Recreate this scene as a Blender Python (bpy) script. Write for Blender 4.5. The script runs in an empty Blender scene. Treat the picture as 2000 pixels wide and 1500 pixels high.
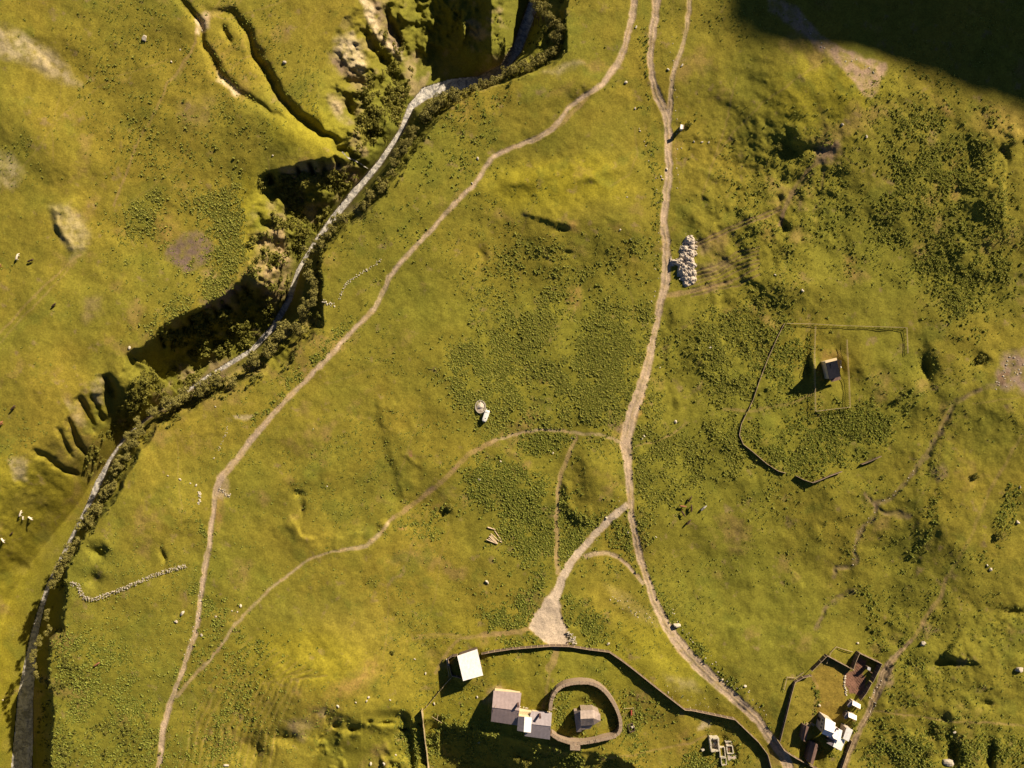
import bpy, bmesh, math, random
import numpy as np
from mathutils import Vector, Matrix
C = bpy.context.scene.collection
SC = bpy.context.scene
# ------------------------------------------------------------------ camera, sun, sky, exposure
S = 0.2            # metres per photo pixel on the level ground
HC = 267.0         # camera height
SUN_EL = 29.0
SUN_AZ = 43.0      # clockwise from north (+Y)
cam_d = bpy.data.cameras.new('camera'); cam = bpy.data.objects.new('camera', cam_d); C.objects.link(cam)
cam.location = (0, 0, HC); cam.rotation_euler = (0, 0, 0)
cam_d.sensor_width = 36.0; cam_d.lens = 36.0*HC/400.0; cam_d.clip_end = 12000; cam_d.clip_start = 1
SC.camera = cam
SC.view_settings.view_transform = 'Standard'; SC.view_settings.look = 'None'
SC.view_settings.gamma = 1.0; SC.view_settings.exposure = 0.9
W = bpy.data.worlds.new('World'); SC.world = W; W.use_nodes = True
nt = W.node_tree; nt.nodes.clear()
sky = nt.nodes.new('ShaderNodeTexSky'); sky.sky_type = 'NISHITA'; sky.sun_disc = False
sky.sun_elevation = math.radians(SUN_EL); sky.sun_rotation = math.radians(SUN_AZ)
sky.altitude = 4500; sky.air_density = .55; sky.dust_density = .2; sky.ozone_density = 1.0
bg = nt.nodes.new('ShaderNodeBackground'); bg.inputs[1].default_value = 0.05
wo = nt.nodes.new('ShaderNodeOutputWorld')
nt.links.new(sky.outputs[0], bg.inputs[0]); nt.links.new(bg.outputs[0], wo.inputs[0])
el = math.radians(SUN_EL); az = math.radians(SUN_AZ)
SD = Vector((math.cos(el)*math.sin(az), math.cos(el)*math.cos(az), math.sin(el)))
ld = bpy.data.lights.new('sun', 'SUN'); ld.energy = 5.0; ld.angle = math.radians(0.5); ld.color = (1.0, 0.84, 0.62)
lo = bpy.data.objects.new('sun', ld); C.objects.link(lo); lo.rotation_euler = SD.to_track_quat('Z', 'Y').to_euler()
lo.location = (0, 0, 400)
SC.cycles.diffuse_bounces = 2; SC.cycles.max_bounces = 6

# ------------------------------------------------------------------ noise
rng = np.random.default_rng(7)
def vnoise(x, y, seed=0):
    r = np.random.default_rng(seed); T = r.random((256, 256)).astype(np.float32)
    xi = np.floor(x).astype(np.int64); yi = np.floor(y).astype(np.int64)
    fx = (x-xi).astype(np.float32); fy = (y-yi).astype(np.float32)
    fx = fx*fx*(3-2*fx); fy = fy*fy*(3-2*fy)
    x0 = xi & 255; x1 = (xi+1) & 255; y0 = yi & 255; y1 = (yi+1) & 255
    return (T[y0, x0]*(1-fx)+T[y0, x1]*fx)*(1-fy)+(T[y1, x0]*(1-fx)+T[y1, x1]*fx)*fy
def fbm(x, y, scale, octv=5, seed=0, gain=0.5, ang=0.0):
    """-1..1, scale in pixels"""
    c, s = math.cos(ang+.5), math.sin(ang+.5)
    a = (x*c-y*s)/scale; b = (x*s+y*c)/scale
    o = 0; amp = 1; tot = 0
    for i in range(octv):
        o = o+amp*(vnoise(a+17.3*i, b+9.1*i, seed+i)*2-1); tot += amp
        amp *= gain; a, b = a*1.9*.8-b*1.9*.6, a*1.9*.6+b*1.9*.8
    return o/tot*1.6
def sst(e0, e1, x):
    t = np.clip((x-e0)/(e1-e0), 0, 1); return t*t*(3-2*t)

# ------------------------------------------------------------------ terrain raster (rows = v down the photo, columns = u across)
fine = 2.0
uu = np.concatenate([-(2160*1.0)*0-np.array([24000, 16000, 11000, 8000, 6000, 4500, 3400, 2600, 2000, 1550, 1200, 950, 760, 610, 500, 410, 340, 285, 240, 205, 180]), np.arange(-162, 2162, fine),
                     np.arange(2164, 6200, 40.), np.array([6400, 7000, 8000, 10000, 13000, 18000, 26000])]).astype(np.float64)
vv = np.concatenate([-np.array([26000, 18000, 13000, 10000, 8000, 7000, 6200, 5600]), np.arange(-5000, -162, 40.), np.arange(-158, 1660, fine),
                     np.array([1670, 1690, 1720, 1760, 1810, 1880, 1970, 2090, 2250, 2500, 2900, 3500, 4500, 6000, 9000, 14000, 24000])]).astype(np.float64)
NU, NV = len(uu), len(vv)
U, V = np.meshgrid(uu, vv)
WU = U+fbm(U, V, 26, 4, 101)*5; WV = V+fbm(U, V, 26, 4, 131)*5      # ragged-edge coordinates
WU3 = U+fbm(U, V, 13, 3, 105)*1.6+fbm(U, V, 60, 2, 106)*2.; WV3 = V+fbm(U, V, 13, 3, 135)*1.6+fbm(U, V, 60, 2, 136)*2.
WU2 = U+fbm(U, V, 70, 5, 151)*16; WV2 = V+fbm(U, V, 70, 5, 171)*16
def win(pts, r):
    p = np.array(pts, float)
    i0 = max(0, np.searchsorted(uu, p[:, 0].min()-r)-1); i1 = min(NU, np.searchsorted(uu, p[:, 0].max()+r)+1)
    j0 = max(0, np.searchsorted(vv, p[:, 1].min()-r)-1); j1 = min(NV, np.searchsorted(vv, p[:, 1].max()+r)+1)
    return (slice(j0, j1), slice(i0, i1))
def pdist(pts, r, warp=0, closed=False):
    """window, distance to polyline, index param, signed side (+ = right-hand side of travel seen in the photo)"""
    p = [tuple(map(float, q[:2])) for q in pts]
    if closed: p = p+[p[0]]
    w = win(p, r)
    A, B = ((U, V), (WU, WV), (WU2, WV2), (WU3, WV3))[warp]
    X = A[w]; Y = B[w]
    D = np.full(X.shape, 1e9); T = np.zeros(X.shape); SG = np.zeros(X.shape)
    for k in range(len(p)-1):
        (ax, ay), (bx, by) = p[k], p[k+1]
        dx, dy = bx-ax, by-ay; L2 = dx*dx+dy*dy+1e-9
        t = np.clip(((X-ax)*dx+(Y-ay)*dy)/L2, 0, 1)
        ex = X-ax-t*dx; ey = Y-ay-t*dy
        d = np.sqrt(ex*ex+ey*ey); m = d < D
        D[m] = d[m]; T[m] = (k+t)[m]; SG[m] = np.sign(dx*ey-dy*ex)[m]
    return w, D, T, SG
def inpoly(pts, r=0, warp=0):
    w = win(pts, r)
    A, B = ((U, V), (WU, WV), (WU2, WV2), (WU3, WV3))[warp]
    X = A[w]; Y = B[w]; ins = np.zeros(X.shape, bool); n = len(pts)
    for k in range(n):
        ax, ay = pts[k][:2]; bx, by = pts[(k+1) % n][:2]
        if ay == by: continue
        c = ((ay > Y) != (by > Y)) & (X < (bx-ax)*(Y-ay)/(by-ay)+ax); ins ^= c
    return w, ins
def polymask(pts, soft=6, warp=1):
    w, D, T, SG = pdist(pts, soft*2+20, warp, True)
    w2, ins = inpoly(pts, soft*2+20, warp)
    sd = np.where(ins, D, -D)
    return w, sst(-soft, soft, sd)
def linemask(pts, hw, soft, warp=1):
    mh = hw if np.isscalar(hw) else max(hw)
    w, D, T, SG = pdist(pts, mh+soft+25, warp)
    h = hw if np.isscalar(hw) else np.interp(T, np.arange(len(pts)), hw)
    return w, 1-sst(h-soft/2, h+soft/2, D), T, D, SG
def ellmask(u, v, rx, ry, ang=0, soft=.5, warp=1):
    R = max(rx, ry)*1.5+25; w = win([(u-R, v-R), (u+R, v+R)], 0)
    A, B = ((U, V), (WU, WV), (WU2, WV2), (WU3, WV3))[warp]
    X = A[w]-u; Y = B[w]-v; c, s = math.cos(math.radians(ang)), math.sin(math.radians(ang))
    a = (X*c+Y*s)/rx; b = (-X*s+Y*c)/ry; d = np.sqrt(a*a+b*b)
    return w, 1-sst(1-soft, 1+soft, d)

# ------------------------------------------------------------------ relief
Z = np.zeros_like(U)
Z += fbm(U, V, 340, 3, 11)*2.4 + fbm(U, V, 110, 3, 21)*.8 + fbm(U, V, 60, 3, 26)*.45*sst(1250, 1450, U) + fbm(U, V, 38, 4, 31)*.24 + fbm(U, V, 13, 3, 41)*.10
Z += .095*S*np.clip(U-1290, 0, 1100)*sst(1200, 1500, U+.0*V)+.03*S*np.clip(620-U, 0, 900)
def hump(u, v, rx, ry, h, ang=0):
    R = max(rx, ry)*2.6; w = win([(u-R, v-R), (u+R, v+R)], 0)
    X = (WU if max(rx, ry) > 14 else WU3)[w]-u; Y = (WV if max(rx, ry) > 14 else WV3)[w]-v; c, s = math.cos(math.radians(ang)), math.sin(math.radians(ang))
    a = (X*c+Y*s)/rx; b = (-X*s+Y*c)/ry; Z[w] += h*np.exp(-(a*a+b*b))
def carve(pts, wd, depth, warp=1, sharp=2.0):
    w, D, T, SG = pdist(pts, wd*3+10, warp)
    n = len(pts)-1; fade = sst(0, .6, T)*sst(0, .6, n-T)
    dd = depth if np.isscalar(depth) else np.interp(T, np.arange(len(pts)), depth)
    if not np.isscalar(depth): fade = 1
    Z[w] -= dd*np.exp(-(D/wd)**sharp)*fade
def bank(pts, h, wd, decay, warp=1):
    """ground rises by h on the right-hand side of travel, fading over `decay` pixels"""
    w, D, T, SG = pdist(pts, decay*2.4, warp)
    n = len(pts)-1; fade = sst(0, .5, T)*sst(0, .5, n-T)
    x = D*SG; up = sst(-wd, wd, x)*np.exp(-(np.maximum(x, 0)/decay)**2)*np.exp(-(np.maximum(-x-wd, 0)/(decay*.3))**2)
    Z[w] += .8*h*up*fade*np.clip(.8+.6*fbm(U[w], V[w], 30, 3, 66), .2, 1.3)
# broad forms
hump(1110, 430, 130, 90, 5.5, -10); hump(1165, 935, 52, 60, 4.5, 10); hump(620, 1345, 110, 75, 5.5, -15)
hump(1640, 190, 170, 120, 8.0); hump(1480, 330, 60, 40, -1.2, 30); hump(1760, 380, 70, 120, 2.2, 15); hump(1560, 560, 60, 30, 1.6); hump(1390, 690, 40, 40, 1.5); hump(560, 260, 90, 50, 3.0, 30); hump(820, 1000, 60, 60, -1.5)
hump(1330, 760, 40, 120, -1.2, -10); hump(1500, 1100, 160, 90, -2.0); hump(1860, 1000, 160, 120, 2.5, 40)
hump(330, 1010, 90, 50, 3.0, -30); hump(1150, 160, 60, 22, 1.6, -15); hump(1290, 1330, 90, 50, 2.0, 40)
hump(60, 250, 150, 60, 2.5, 40); hump(1110, 1340, 190, 110, 3.0); hump(600, 930, 60, 25, 1.5, -20)
hump(1030, 350, 90, 18, 1.8, -12); hump(1150, 345, 70, 12, 1.2, -20)
# right-hand banks, pits, notches
for a in [(1540, 292, 20, 19, -5.5), (1588, 290, 13, 6, -3), (1545, 262, 8, 8, -2.2), (1522, 385, 7, 9, -3.0), (1532, 445, 9, 10, -3.4), (1806, 716, 15, 26, -5.0),
          (1578, 722, 9, 16, -3.2), (1915, 705, 13, 12, -3), (212, 762, 11, 30, -6.5), (1092, 447, 16, 6, -1.7), (1110, 492, 9, 5, -1.6), (190, 1078, 15, 14, -6.5),
          (180, 1130, 16, 16, -4.0), (318, 1085, 5, 14, -2.6), (490, 1462, 24, 24, -7), (545, 1440, 26, 12, -5.5), (1838, 1400, 14, 10, -3), (1858, 1460, 11, 26, -4.5), (1932, 1475, 10, 24, -5.2),
          (1815, 1425, 12, 20, -3), (1925, 1375, 10, 8, -2.4), (1955, 300, 16, 18, -3.2), (580, 965, 12, 8, -2.2), (588, 990, 6, 14, -2.2), (868, 1000, 10, 6, -2.4), (1850, 1295, 24, 8, -2.8), (1978, 1195, 24, 8, -3),
          (938, 495, 12, 14, -2.0), (1055, 575, 6, 5, -1), (535, 370, 20, 30, -2)]:
    kq = 1.35 if a[0] > 1300 or a[1] > 1300 else 1.1; hump(a[0], a[1], a[2]*kq, a[3]*kq, a[4]*.46); hump(a[0]+a[2]*.5, a[1]+a[3]*.3, a[2]*.6, a[3]*.7, a[4]*.16); hump(a[0]+a[2]*.9, a[1]-a[3]*.8, a[2]*1.3, a[3]*1.1, -a[4]*.14)
hump(1594, 722, 8, 22, 2.2, -15)
bank([(738, 770), (745, 830), (757, 880), (772, 930), (790, 990)][::-1], 1.1, 11, 60)
bank([(1015, 418), (1060, 432), (1095, 440), (1120, 455)][::-1], 1.0, 8, 50)
bank([(1965, 470), (1962, 290), (2010, 268)][::-1], 2.0, 5, 40)
bank([(1310, 590), (1300, 680), (1310, 760), (1330, 830)], -1.2, 8, 40)
bank([(1100, 930), (1103, 990), (1130, 1020), (1160, 1020)][::-1], 1.8, 10, 30)
bank([(90, 398), (105, 430), (122, 465), (145, 505)][::-1], 2.3, 8, 45)
bank([(0, 60), (60, 95), (120, 150)], 1.0, 10, 40)
bank([(560, 1000), (590, 1045), (650, 1052), (720, 1035), (760, 1010)], 1.6, 6, 30)
bank([(1840, 1270), (1870, 1292), (1930, 1300)][::-1], 1.6, 6, 40)
bank([(1780, 1240), (1740, 1330), (1720, 1400)], 1.0, 8, 50)
bank([(1370, 1000), (1480, 860), (1500, 700)], .7, 12, 60)
bank([(1440, 545), (1480, 555), (1530, 600)][::-1], 1.2, 6, 40)
bank([(200, 470), (330, 400), (420, 300)], -.8, 20, 70)
bank([(1960, 330), (1900, 470), (1870, 600)], .9, 15, 60)
for k in range(44):     # small worn folds everywhere
    r = random.Random(500+k); u = r.uniform(1350, 2000) if k % 2 else r.uniform(380, 1250); v = r.uniform(200, 1400)
    a = r.uniform(-1, 1); L = r.uniform(25, 80)
    bank([(u, v), (u+L*math.cos(a)*.5, v+L*math.sin(a)*.5+4), (u+L*math.cos(a), v+L*math.sin(a))], r.uniform(-.9, .9), 6, 22)
# the hill with the church: ground falls away to the south
w, D, T, SG = pdist([(560, 1380), (640, 1378), (700, 1412), (760, 1420), (830, 1408), (870, 1412), (930, 1424), (975, 1440), (1080, 1462), (1200, 1476), (1300, 1530), (1360, 1620)], 420, 1)
Z[w] -= sst(2300, 1700, V[w])*np.interp(D*(SG > 0)/(1+np.maximum(0, V[w]-1530)/25), [0, 6, 14, 60, 140, 420], [0, 2.0, 4.5, 11, 16, 20])*sst(0, 1.5, T)*(.38+.62*sst(770, 880, U[w]))*(1-.5*np.clip(fbm(U[w], V[w], 26, 3, 69), 0, 1)*(U[w] < 860))
w, D, T, SG = pdist([(800, 1392), (812, 1430), (818, 1520)], 90, 0)
Z[w] -= 3.6*sst(-2, 14, D*SG)*np.exp(-(D/60)**2)*sst(1384, 1404, V[w])
for k in range(9):
    x0 = 655+k*33; y0 = 1412+8*math.sin(k*1.9)
    hump(x0, y0+4, 8+3*math.sin(k*2.3), 5+2*math.cos(k), -2.4-1.2*math.sin(k*3.1))
# river canyon
RIV = [(1110, -420), (1085, -180), (1052, -20), (1030, 40), (1010, 95), (985, 132), (935, 158), (880, 168), (832, 182), (803, 208), (784, 255), (742, 318), (695, 372), (652, 425), (612, 478), (583, 528), (565, 585),
       (535, 638), (492, 684), (440, 716), (400, 740), (340, 782), (290, 815), (245, 853), (214, 900), (192, 945), (172, 990), (150, 1032), (120, 1090), (95, 1142), (80, 1190), (67, 1240), (58, 1300), (50, 1360), (47, 1430), (42, 1500), (36, 1640), (10, 2300)]
RHW = [14, 14, 9, 10, 10, 8, 9, 12, 11, 5.5, 4, 5, 6.5, 6, 3, 3.5, 5, 5, 3.5, 3.5, 3, 1.8, 1.5, 2, 2.5, 6, 3.5, 2.5, 2.5, 3, 4, 6, 10, 14, 17, 19, 20, 22]
RZ = [-27, -27, -27, -27, -27, -26, -25.5, -25, -25, -24.5]+[-24.0]*6+[-24.5]*10+[-25, -26, -26.5, -27, -27.2, -27.4, -27.4, -27.4, -27.4, -27.4, -27.4, -27.4]
LRIM = [(760, -420), (720, -180), (705, -60), (690, 10), (648, 75), (625, 140), (615, 200), (640, 262), (655, 300), (600, 316), (545, 326), (505, 340), (482, 400), (474, 470), (490, 530), (450, 566), (400, 592), (330, 628), (298, 655), (252, 690),
        (232, 735), (190, 728), (140, 775), (112, 830), (40, 885), (-20, 960), (-90, 1100), (-140, 1300), (-170, 1640), (-200, 2300)]
RRIM = [(1190, -420), (1135, -180), (1110, -20), (1108, 60), (1108, 98), (1062, 142), (990, 162), (945, 178), (905, 195), (862, 228), (832, 262), (795, 320), (760, 368), (752, 392), (700, 430), (640, 475), (626, 520), (632, 600), (630, 642), (580, 690), (568, 716),
        (500, 738), (400, 788), (310, 838), (272, 888), (240, 958), (220, 990), (160, 1058), (132, 1118), (127, 1236), (100, 1252), (98, 1330), (105, 1400), (102, 1500), (98, 1640), (90, 2300)]
poly = LRIM+RRIM[::-1]
RR = 60
wR, DR, TR, SR = pdist(RIV, 400, 0)
Xc = U[wR]
rhw = np.interp(TR, np.arange(len(RIV)), RHW); rz = np.interp(TR, np.arange(len(RIV)), RZ)
def onwin(pts, warp, closed=False):
    """distance to pts on the river window"""
    A, B = ((U, V), (WU, WV))[warp]; X = A[wR]; Y = B[wR]; D = np.full(X.shape, 1e9); T = np.zeros(X.shape)
    for k in range(len(pts)-1):
        (ax, ay), (bx, by) = pts[k], pts[k+1]; dx, dy = bx-ax, by-ay
        t = np.clip(((X-ax)*dx+(Y-ay)*dy)/(dx*dx+dy*dy), 0, 1); d = np.hypot(X-ax-t*dx, Y-ay-t*dy); m = d < D; D[m] = d[m]; T[m] = (k+t)[m]
    return D, T
DL, TL = onwin(LRIM, 1); DQ, TQ = onwin(RRIM, 1)
X = WU[wR]; Y = WV[wR]; ins = np.zeros(X.shape, bool)
for k in range(len(poly)):
    ax, ay = poly[k]; bx, by = poly[(k+1) % len(poly)]
    if ay == by: continue
    ins ^= ((ay > Y) != (by > Y)) & (X < (bx-ax)*(Y-ay)/(by-ay)+ax)
dr = np.maximum(DR-rhw, 0)
# travel is down the photo: the right-hand side of travel (SR>0) is the photo's west bank
west = SR > 0
rim = np.where(west, DL, DQ)
f = dr/(dr+rim+1e-6)
PL = [1.0, 1.0, 1.0, 1.0, 1.1, 1.0, 1.0, .9, .8, .9, 1.3, 1.4, .8, .7, .9, 2.2, 2.6, 2.6, 2.4, 1.8, 1.5, 1.3, 1.2, 1.1, 1.1, 1.1, 1.1, 1.1, 1.1, 1.1]
pw = np.where(west, np.interp(TL, np.arange(len(LRIM)), PL), np.interp(TR, [0, 8, 12, 20, 28, 37], [.9, 1.0, 1.8, 1.8, 1.8, 1.8]))
kx = sst(860, 1200, V[wR])*.32; fw = np.where(west & (TL > 18), np.clip((f-kx)/(1-kx), 0, 1), f); prof = np.clip(fw, 0, 1)**pw; cv = np.where(west, np.interp(TL, [18.6, 20], [0, 1])*(1-sst(860, 1200, V[wR])), 0); prof = prof*(1-cv)+(1-(1-np.clip(fw, 0, 1))**1.55)*cv
ter = np.interp(f, [0, .12, .32, .8, .93, 1], [0, .30, .66, .78, .90, 1])     # wooded shelf on the east bank
tk = np.where(west, 0, np.interp(TR, [0, 4, 25.5, 27.5], [.9, 1, 1, 0])); prof = prof*(1-tk)+ter*tk
inside = ins | (DR < rhw)
Zc = Z[wR].copy()
gl = (fbm(U[wR], V[wR], 34, 4, 61)*3.0+fbm(U[wR], V[wR], 12, 3, 63)*1.0)*np.where(west, np.interp(TL, [17, 18.5, 21.5, 23], [1, .35, .3, .08]), 1)*np.where(west, 1, .5)
zin = rz*(1-prof)+Zc*prof+gl*4*f*(1-f)*np.where(dr > 0, 1, 0)
Z[wR] = np.where(inside, zin, Zc)
WET = np.zeros_like(Z); WET[wR] = (DR < rhw+1)*1.0
CAN = np.zeros_like(Z); CAN[wR] = inside*np.where(west, np.interp(TL, [19, 21.5, 23.5], [1, .6, .12]), .6)
CANF = np.ones_like(Z); CANF[wR] = np.where(inside, f, 1)
# big shaded side valley at the top: ridge east of it
def inside_add(fn):
    Z[wR] += np.where(inside & (dr > 0), fn(U[wR], V[wR]), 0)
def topval(u, v):
    e = sst(190, 90, v)
    fall = np.interp(u, [700, 790, 812, 850, 900, 935, 960, 985, 1010, 1040], [0, -6, -12, -11, -4, 6, 15, 13, 5, 0])
    return fall*e*sst(182, 120, v)
inside_add(topval)
hump(903, 62, 6, 24, 6, 8)
# ravines from the western plateau
carve([(330, -60), (352, 0), (388, 45), (404, 100), (428, 146), (462, 180), (520, 212), (565, 238), (610, 262)], 8, [1.2, 1.6, 2.2, 1.8, 2.2, 1.6, 1.4, 1, .6])
carve([(395, 20), (455, 25), (480, 62), (500, 110), (525, 150), (545, 190), (580, 225), (620, 255), (660, 285), (695, 312), (722, 332)], 10, [0, 2, 2.6, 4, 4.4, 5, 5, 5, 4.4, 2, 0])
carve([(702, 45), (722, 85), (745, 115), (770, 148), (785, 170)], 9, 3.8)
carve([(745, 5), (765, 50), (790, 100)], 8, 3)
carve([(664, 188), (680, 205), (700, 232)], 8, 3.2)
carve([(432, 40), (440, 70), (452, 95)], 6, 1.6)
for pts, wd, dp in [(p_, w_*1.1, d_*.6) for p_, w_, d_ in [([(205, 728), (208, 750), (216, 782)], 10, 4.6), ([(146, 774), (160, 792), (178, 822), (186, 850)], 6.5, 3.8), ([(130, 812), (142, 842), (158, 880), (170, 905)], 5.5, 3.4), ([(112, 832), (126, 866), (142, 905)], 5, 2.6), ([(172, 762), (192, 800), (204, 830)], 5.5, 2.6),
                    ([(50, 882), (90, 892), (125, 918), (160, 940)], 6, 2.4), ([(95, 958), (150, 970)], 9, 1.2), ([(60, 998), (130, 1004)], 10, 1.0), ([(0, 1085), (35, 1100), (60, 1120)], 9, 1.4),
                    ([(250, 690), (262, 715), (290, 740)], 9, 4)]]:
    carve(pts, wd, dp)
for k in range(15):     # ragged notches along the two cliffs
    r = random.Random(800+k); t = k/14
    if k < 9: a, b = 478-t*1.75*170, 560+t*1.75*95; dx, dy = 14, 26
    else: a, b = 655-(k-9)*26, 306+(k-9)*7; dx, dy = 10, 24
    carve([(a-dx*.3, b-dy*.3), (a+dx*.4, b+dy*.4), (a+dx, b+dy)], r.uniform(4, 7), r.uniform(2.5, 5.0))
for pl, am in (([(1340, 240), (1500, 230), (1640, 270), (1640, 480), (1400, 600), (1330, 480)], .35), ([(1720, 1180), (2000, 1150), (2000, 1500), (1690, 1500)], .22), ([(1330, 600), (1520, 560), (1480, 800), (1320, 820)], .25)):
    w, m = polymask(pl, 40, 2); Z[w] += m*am*fbm(U[w], V[w], 24, 4, 71)*1.6
# creek and wet hollows on the right
CREEK = [(1935, 752), (1880, 775), (1860, 790), (1850, 822), (1838, 845), (1820, 868), (1790, 912), (1770, 938), (1752, 962), (1735, 975), (1712, 984), (1710, 1002), (1690, 1026), (1675, 1046), (1670, 1078), (1676, 1095), (1660, 1108), (1634, 1108), (1628, 1130)]
CREEK2 = [(1690, 965), (1712, 986)]; CREEK3 = [(1712, 986), (1730, 1003), (1775, 1008)]; CREEK4 = [(1672, 1155), (1640, 1170), (1606, 1190), (1592, 1226)]
for c in (CREEK, CREEK2, CREEK3, CREEK4): carve(c, 4.5, .42)
# roads
ROADS = {
 'dirt_road': [([(1287, -60), (1280, 30), (1273, 80), (1270, 120), (1275, 150), (1287, 185), (1301, 218), (1306, 260), (1309, 320), (1306, 350), (1300, 400), (1297, 440), (1301, 480), (1303, 520), (1298, 560), (1290, 590), (1282, 640), (1269, 700), (1255, 750), (1242, 790), (1230, 830), (1222, 868),
                 (1226, 920), (1230, 970), (1234, 1010), (1242, 1050), (1250, 1090), (1262, 1130), (1280, 1180), (1302, 1222), (1332, 1265), (1370, 1303), (1412, 1345), (1452, 1378), (1482, 1410), (1510, 1450), (1530, 1480), (1545, 1520), (1560, 1600)],
                [9, 9, 8, 7, 7, 9, 10, 9, 8, 8, 8, 9, 9, 10, 10, 8, 7, 9, 12, 14, 14, 12, 8, 7, 8, 8, 8, 8, 9, 12, 14, 15, 13, 11, 10, 10, 12, 12, 12], 1.0)],
 'gravel_drive': [([(1222, 985), (1208, 1000), (1190, 1015), (1150, 1055), (1117, 1095), (1098, 1130), (1086, 1165)], [6, 9, 8, 8, 9, 10, 11], 1.0)],
 'dirt_track': [([(1244, -60), (1234, 30), (1222, 80), (1203, 130), (1178, 162), (1150, 182), (1115, 205), (1097, 230), (1078, 252), (1050, 270), (1000, 290), (965, 306), (945, 330), (925, 362), (890, 395), (850, 440), (815, 480), (780, 515), (762, 540), (748, 568), (735, 597), (710, 625), (680, 656),
                  (640, 700), (600, 740), (560, 780), (520, 822), (490, 860), (460, 900), (430, 935), (418, 968), (415, 1005), (410, 1060), (402, 1110), (395, 1160), (385, 1220), (365, 1290), (345, 1340), (330, 1380), (318, 1430), (310, 1500), (304, 1600)],
                 [7, 7, 7, 7, 6, 5, 5, 5, 6, 6, 5, 5, 5, 5, 5, 5, 5, 5, 5, 5, 5, 5, 5, 5, 5, 5, 6, 6, 7, 9, 7, 5, 5, 6, 5, 5, 5, 5, 6, 6, 6, 6], 1.0)],
 'side_track': [([(1354, -60), (1345, 30), (1335, 80), (1322, 120), (1315, 150), (1312, 190), (1308, 222)], [5, 5, 4, 5, 6, 5, 6], .85)],
 'farm_lane': [([(1778, 1252), (1770, 1260), (1762, 1270), (1752, 1280), (1728, 1318), (1708, 1362), (1690, 1400), (1672, 1440), (1655, 1480), (1640, 1530), (1620, 1600)], [3, 4, 5, 6, 12, 8, 6, 6, 6, 6, 6], .85)],
 'field_track': [([(1212, 862), (1180, 852), (1120, 845), (1060, 841), (1005, 848), (960, 862)], [5, 4, 4, 4, 4, 4], .8), ([(770, 1012), (745, 1040), (715, 1065), (690, 1072), (640, 1080), (600, 1095), (570, 1120), (530, 1150), (490, 1187), (460, 1218), (430, 1262), (400, 1300), (370, 1332), (346, 1360)], [4, 5, 6, 5, 2, 3, 3, 3, 3, 4, 4, 4, 4, 5], .85)],
 'loop_track': [([(1142, 1088), (1160, 1082), (1182, 1081), (1205, 1089), (1225, 1104), (1246, 1130), (1256, 1140)], [4, 5, 5, 4, 4, 4, 4], .9)],
 'grassy_lane': [([(1126, 855), (1110, 890), (1098, 920), (1089, 960), (1085, 1000), (1086, 1060), (1091, 1115)], [5, 4, 4, 4, 4, 5, 6], .6)],
}
APRON = [(1076, 1152), (1092, 1158), (1098, 1190), (1104, 1225), (1108, 1262), (1080, 1264), (1062, 1255), (1042, 1238), (1036, 1222), (1050, 1195), (1060, 1170)]
DIRT = np.zeros_like(Z); RID = np.zeros(Z.shape, np.int8); RT = np.zeros_like(Z); RDn = np.zeros_like(Z)
RNAMES = list(ROADS)
for i, nme in enumerate(RNAMES):
    for pts, hw, st in ROADS[nme]:
        hw = [a*(.82 if nme != 'field_track' else .68) for a in hw]; st = st*(.72 if nme == 'field_track' else 1)
        w, m, T, D, SG = linemask(pts, hw, 4.4, 3)
        m = m*st*np.clip(1+.25*fbm(U[w], V[w], 24, 3, 67), .6, 1)*np.clip(1.15+.55*fbm(U[w], V[w], 6, 2, 64)*np.clip(np.abs(D)/5, .3, 1), .5, 1)*(1-(.5*np.exp(-(D/1.5)**2)*np.clip(.5+1.5*fbm(U[w], V[w], 60, 3, 68), 0, 1) if nme != 'gravel_drive' else 0)); better = m > DIRT[w]
        RT[w] = np.where(better, T, RT[w]); RDn[w] = np.where(better, D*SG, RDn[w])
        RID[w] = np.where((m > .42*st) & ((RID[w] == 0) | better), i+1, RID[w]); DIRT[w] = np.maximum(DIRT[w], m)
w, m = polymask(APRON, 3); g = RNAMES.index('gravel_drive')+1
RID[w] = np.where(m > .5, g, RID[w]); DIRT[w] = np.maximum(DIRT[w], m)
Z -= .22*DIRT
for off in (-4, 4):     # wheel ruts of the main road
    pass
Z += DIRT*(.035*np.cos(RDn*1.1)+.02*fbm(U, V, 7, 2, 77))
FOOT = np.zeros_like(Z); MUDM = np.zeros_like(Z)
def foot(pts, hw=1.6, st=.7, z=.1, mud=False):
    w, m, T, D, SG = linemask(pts, hw, 2.4, 3); m = m*st*(.75+.25*fbm(U[w], V[w], 20, 2, 88))
    FOOT[w] = np.maximum(FOOT[w], m*(.4 if mud else 1)); Z[w] -= z*m
    if mud: MUDM[w] = np.maximum(MUDM[w], m)
foot([(1272, -40), (1277, 30)], 3, .8); foot([(1150, 188), (1122, 215), (1102, 238), (1075, 256)], 4, .6)
foot([(385, 50), (384, 80), (366, 112), (345, 145), (328, 165), (312, 205), (290, 245), (268, 285), (250, 325), (232, 375), (225, 400)], 2.2, .55)
foot([(378, 95), (350, 150)], 1.5, .4); foot([(160, 498), (120, 530), (60, 585), (20, 630), (-20, 665)], 2.0, .5); foot([(150, 512), (100, 565), (40, 625), (-20, 690)], 1.6, .4)
foot([(110, 235), (160, 195), (230, 150), (330, 118)], 1, .35); foot([(0, 380), (60, 310), (110, 240)], 1, .3)
foot([(965, 860), (920, 886), (895, 908), (862, 944), (840, 962), (800, 990), (770, 1014)], 4.5, .75, .12)
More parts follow.
